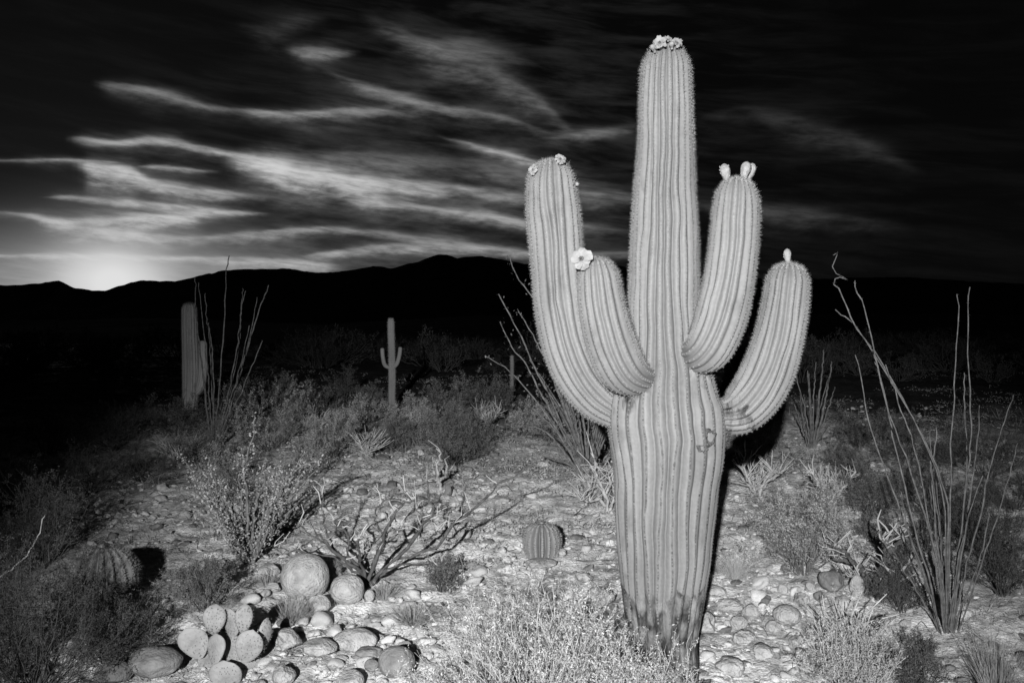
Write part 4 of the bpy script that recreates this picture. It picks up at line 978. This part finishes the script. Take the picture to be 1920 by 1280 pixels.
def boulder(px, py_c, w, h, label, seed, mt='boulder', rough=.12, facet=1, name='boulder', group=None, yaw=None):
    """px,py_c centre in the photo; rests on the ground"""
    py_b = py_c+h*.5; b = gnd(px, py_b-h*.10); k = b.y/F; rg = np.random.default_rng(seed)
    if w < 64 and rough > .09: rough *= 1.7; facet += 4
    V, Fc = rock_shape(I5, seed, rough, facet); S = np.array([w*.5*k, w*.5*k*rg.uniform(.8, 1.05), h*.5*k*1.04]); V = V/np.array([np.abs(V[:, 0]).max(), np.abs(V[:, 1]).max(), np.abs(V[:, 2]).max()])*S
    V = V+np.array([0, 0, h*.5*k*.86]); V = V*(1+.006*n3(V/ max(S)*6, 2, seed, 4))[:, None]
    mb = MB(); mb.add(V, Fc); o = mb.obj(name, M[mt]); o.location = (b.x, b.y, b.z); tag(o, label, 'rock', group); placed.append((b.x, b.y, w*.5*k))
BD = [(573,1081,94,86,'largest round boulder, beside the leafy low ocotillo',.06,0),(651,1106,64,56,'second round boulder, pointed on top, right of the largest one',.09,1),
 (598,1136,46,38,'small boulder below the gap between the two round ones',.12,2),(565,1120,20,16,'fist-sized stone tucked against the largest boulder',.15,2),(693,1118,20,24,'upright little stone right of the pointed boulder',.15,2),
 (503,1068,44,26,'flat pale stone left of the largest boulder',.15,2),(491,1088,26,20,'little pale stone at the far left of the boulder group',.15,2),(512,1100,30,20,'pale chipped stone left of and below the largest boulder',.15,3),
 (744,1243,70,58,'smooth dark round boulder at the bottom left of the pale shrub',.06,1),(657,1268,54,40,'pale boulder cut by the bottom edge',.08,1),(697,1248,28,26,'small round stone touching the dark bottom boulder',.1,1),
 (665,1195,86,42,'broad low slab-like boulder above the bottom stones',.14,3),(692,1223,52,18,'thin flat stone resting above the dark bottom boulder',.14,3),(538,1200,60,44,'tilted grey rock right of the prickly pear',.2,4),
 (290,1246,100,56,'wide dim boulder left of the prickly pear',.12,3),(212,1262,70,46,'dim rock at the bottom left beside the black thicket',.15,3),(530,1262,50,40,'rock at the bottom edge right of the prickly pear',.15,3),
 (597,1222,70,30,'flat rock between the prickly pear and the bottom boulders',.2,4),
 (1476,1160,54,38,'round boulder on the gravel right of the saguaro',.08,1),(1409,1150,36,30,'pale block leaning on the stone slab by the trunk shadow',.18,3),(1369,1142,50,24,'flat slab right of the trunk shadow',.2,3),
 (1385,1178,34,26,'rounded stone below the leaning pale block',.12,2),(1450,1180,30,24,'rounded stone just left of the round boulder',.12,2),(1468,1114,22,20,'small round stone below the tiny prickly pear',.1,1),
 (1607,1112,28,40,'upright oval stone beside the forking cholla',.08,1),(1560,1100,50,46,'dim boulder left of the forking cholla',.12,2),(1519,1112,18,20,'small stone in front of the grey bush at right',.1,1),
 (1535,1128,20,20,'small stone between the round boulder and the dim one',.1,1),(1325,1180,40,40,'pale rock half behind the saguaro base',.15,2),(1395,1214,46,28,'angular stone right of the saguaro base',.2,3),
 (1504,1130,34,22,'flat stone under the grey bush at right',.18,2),(1340,1112,46,26,'stone at the edge of the trunk shadow',.18,3),(1429,1237,44,28,'rough stone in the gravel at bottom right of the saguaro',.2,3),
 (1370,1260,60,34,'broad rock at the bottom edge right of the saguaro',.18,3),(1490,1208,26,18,'small pale stone below the round boulder',.15,2),
 (1075,1150,60,40,'pale rock behind the foreground shrub',.2,3),(1130,1115,60,34,'flat rock left of the saguaro base',.2,3),(1095,1085,36,20,'low stone left of the lower trunk',.2,3),
 (1015,1058,60,16,'flat pale stone in front of the small barrel cactus',.15,2),(985,1035,18,14,'stone at the left foot of the small barrel cactus',.15,2),(1052,1040,20,14,'stone at the right foot of the small barrel cactus',.15,2),
 (939,937,40,16,'low mound-like rock on the far clearing',.15,2),(840,925,14,24,'small dark upright rock on the clearing',.15,2),(1660,1240,26,22,'dim little stone by the foot of the tall ocotillo',.12,1),(1740,1225,24,26,'dim stone right beneath the tall ocotillo',.12,1)]
for i, (px, py, w, h, lab, rgh, fc) in enumerate(BD):
    boulder(px, py, w, h, lab, 700+i, 'darkstone' if 'dim' in lab or 'dark' in lab else 'boulder', rgh, fc)
rng = np.random.default_rng(9)
# the bigger loose stones one by one
cnt = 0; tries = 0; loose = []
while cnt < 250 and tries < 9000:
    tries += 1
    py = 1290-430*rng.uniform()**1.0; u = rng.uniform()
    if u < .27: px = rng.uniform(1320, 1600); py = rng.uniform(1105, 1285)
    elif u < .62: px = rng.uniform(470, 830); py = rng.uniform(1120, 1285)
    else: px = rng.uniform(250, 1700)
    d = (EYE+.43)*F/(py-HZ+.085*F); x = (px-960)/F*d
    big = rng.uniform()**2.2; r = .020+.062*big
    dens = fbm(np.array([x*.8]), np.array([d*.8]), 3, 55)[0]
    if u >= .62 and dens < -.15 and rng.uniform() < .8: continue
    if abs(x-.79) < .25 and abs(d-5.1) < .3: continue
    if any((x-a)**2+(d-b)**2 < (q+r)**2*.8 for a, b, q in placed): continue
    placed.append((x, d, r)); o = bpy.data.objects.new('stone', SMESH[rng.integers(0, 8)]); COL.objects.link(o)
    hs = rng.uniform(.45, .8); o.location = (x, d, gh(x, d)+r*hs*.35); o.scale = (r*rng.uniform(.85, 1.4), r*rng.uniform(.8, 1.2), r*hs); o.rotation_euler = (rng.uniform(-.35, .35), rng.uniform(-.35, .35), rng.uniform(0, 6.28))
    tag(o, 'small loose stone lying on the gravel floor', 'stone', 'small loose stones scattered over the gravel'); cnt += 1
    loose.append((o, x, d, ('thin' if hs < .55 else 'low' if hs < .68 else 'thick')+(' pebble-sized' if r < .036 else ' fist-sized' if r < .055 else ' larger')))
MK = [(gnd(a, b).x, gnd(a, b).y, t) for a, b, t in ((573,1120,'the largest boulder'),(744,1268,'the dark round boulder'),(665,1215,'the low slab boulder'),(538,1220,'the tilted grey rock'),(430,1285,'the prickly pear'),
    (290,1272,'the wide dim boulder'),(1016,1046,'the small barrel cactus'),(470,1056,'the leafy low ocotillo'),(687,1102,'the spreading cholla'),(828,1106,'the small dark bush'),(1000,1200,'the foreground shrub'),
    (850,873,'the feathery dark bush'),(826,918,'the pale cholla stub'),(1101,902,'the fanned ocotillo'),(625,862,'the light leafy bush'),(1250,1290,'the saguaro base'),(1476,1178,'the lone round boulder'),
    (1508,1088,'the grey bush at right'),(1390,1078,'the small pale tuft'),(1632,1130,'the forking cholla'),(1775,1212,'the tall ocotillo'),(1590,1290,'the twiggy bottom bush'),(1395,1226,'the angular stone'),(1436,905,'the low grey bush'),(385,1148,'the soft dark bush'))]
rank_labels(loose, MK, '{w} loose stone {s} {m}, {r} to it', 1.0)
# gravel: too many to count
def scatter(n, rmin, rmax, seed, d0, d1, name, label, mt, shapes, halfw=.66, dens_cut=-.3, flat=.6):
    rg = np.random.default_rng(seed); d = d0*np.exp(rg.uniform(0, 1, n)*math.log(d1/d0)); x = rg.uniform(-halfw, halfw, n)*d
    dn = fbm(x*.9, d*.9, 3, 77); k = dn+rg.normal(0, .15, n) > dens_cut; x, d = x[k], d[k]; n = len(x)
    z = ground_h(x, d); r = rmin+(rmax-rmin)*rg.uniform(0, 1, n)**3; r = r*np.clip(d/6, .8, 1.5); mb = MB(); pick = rg.integers(0, len(shapes), n)
    for si, (V, Fc) in enumerate(shapes):
        m = pick == si; c = m.sum()
        if not c: continue
        a = rg.uniform(0, 6.28, c); s = np.stack([r[m]*rg.uniform(.8, 1.5, c), r[m]*rg.uniform(.7, 1.2, c), r[m]*flat*rg.uniform(.6, 1.3, c)], -1)
        W_ = V[None]*s[:, None]; tx = rg.normal(0, .3, c)[:, None]; W_[..., 2] += W_[..., 0]*tx
        X_ = W_[..., 0]*np.cos(a)[:, None]-W_[..., 1]*np.sin(a)[:, None]+x[m][:, None]; Y_ = W_[..., 0]*np.sin(a)[:, None]+W_[..., 1]*np.cos(a)[:, None]+d[m][:, None]
        Z_ = W_[..., 2]+z[m][:, None]+(r[m]*flat*.3)[:, None]
        Fa = (Fc[None]+(np.arange(c)*len(V))[:, None, None]).reshape(-1, 3); mb.add(np.stack([X_, Y_, Z_], -1), Fa)
    o = mb.obj(name, M[mt], kind='stuff', smooth=False); o['label'] = label; o['category'] = 'gravel'
I1 = ico(1); SH1 = [rock_shape(I1, 660+i, .45, 3) for i in range(8)]
scatter(15000, .004, .020, 91, 4.2, 14.5, 'gravel', 'pale gravel and pebbles strewn over the desert floor', 'stone', SH1)
scatter(3000, .012, .05, 92, 4.2, 15, 'gravel', 'darker rubble mixed in with the pale gravel', 'darkstone', SHP, dens_cut=.05)
scatter(4000, .012, .036, 93, 4.2, 16, 'gravel', 'rough pale rubble lying among the finer gravel', 'stone', SHP, dens_cut=.0)
# litter: dry stalks and dead twigs on the ground
def litter(n, seed, mt, name, label, L0, L1, r, d0=4.3, d1=15, up=.25):
    rg = np.random.default_rng(seed); d = d0*np.exp(rg.uniform(0, 1, n)*math.log(d1/d0)); x = rg.uniform(-.6, .6, n)*d
    z = ground_h(x, d); v = rnd_dirs(rg, n); v[:, 2] = np.abs(v[:, 2])*up+.02; l = rg.uniform(L0, L1, (n, 1))*np.clip(d/7, .8, 2)[:, None]
    a = np.stack([x, d, z+.004], -1); e = a+v*l; m = (a+e)/2+rg.normal(0, .01, (n, 3)); mb = MB()
    tubes(mb, np.stack([a, m, e], 1), np.array([[1, .8, .4]])*(r*np.clip(d/7, .8, 2))[:, None], 3); o = mb.obj(name, M[mt], kind='stuff'); o['label'] = label; o['category'] = 'plant litter'
litter(15000, 95, 'straw', 'dry_stalks', 'dry straw and short dead stalks littering the ground', .02, .10, .0018, up=.8)
litter(1500, 96, 'bark_dark', 'dead_twigs', 'dark dead twigs littering the ground', .05, .2, .003, up=.3)
# short tufty ground cover
def cover(n, seed, mt, name, label, size, d0=6, d1=26):
    rg = np.random.default_rng(seed); d = d0*np.exp(rg.uniform(0, 1, n)*math.log(d1/d0)); x = rg.uniform(-.62, .62, n)*d
    k = fbm(x*.6, d*.6, 3, 99)+rg.normal(0, .1, n) > .12; x, d = x[k], d[k]; n = len(x); z = ground_h(x, d); per = 14
    C = np.repeat(np.stack([x, d, z], -1), per, 0)+rg.normal(0, 1, (n*per, 3))*np.array([.05, .05, .0]); C[:, 2] += np.abs(rg.normal(0, .025, n*per)); mb = MB(); leaves(mb, C, rg, size, .3)
    o = mb.obj(name, M[mt], kind='stuff'); o['label'] = label; o['category'] = 'ground cover'
cover(9000, 97, 'leaf_mid', 'ground_cover', 'low grey weeds and seedlings between the stones', .03)
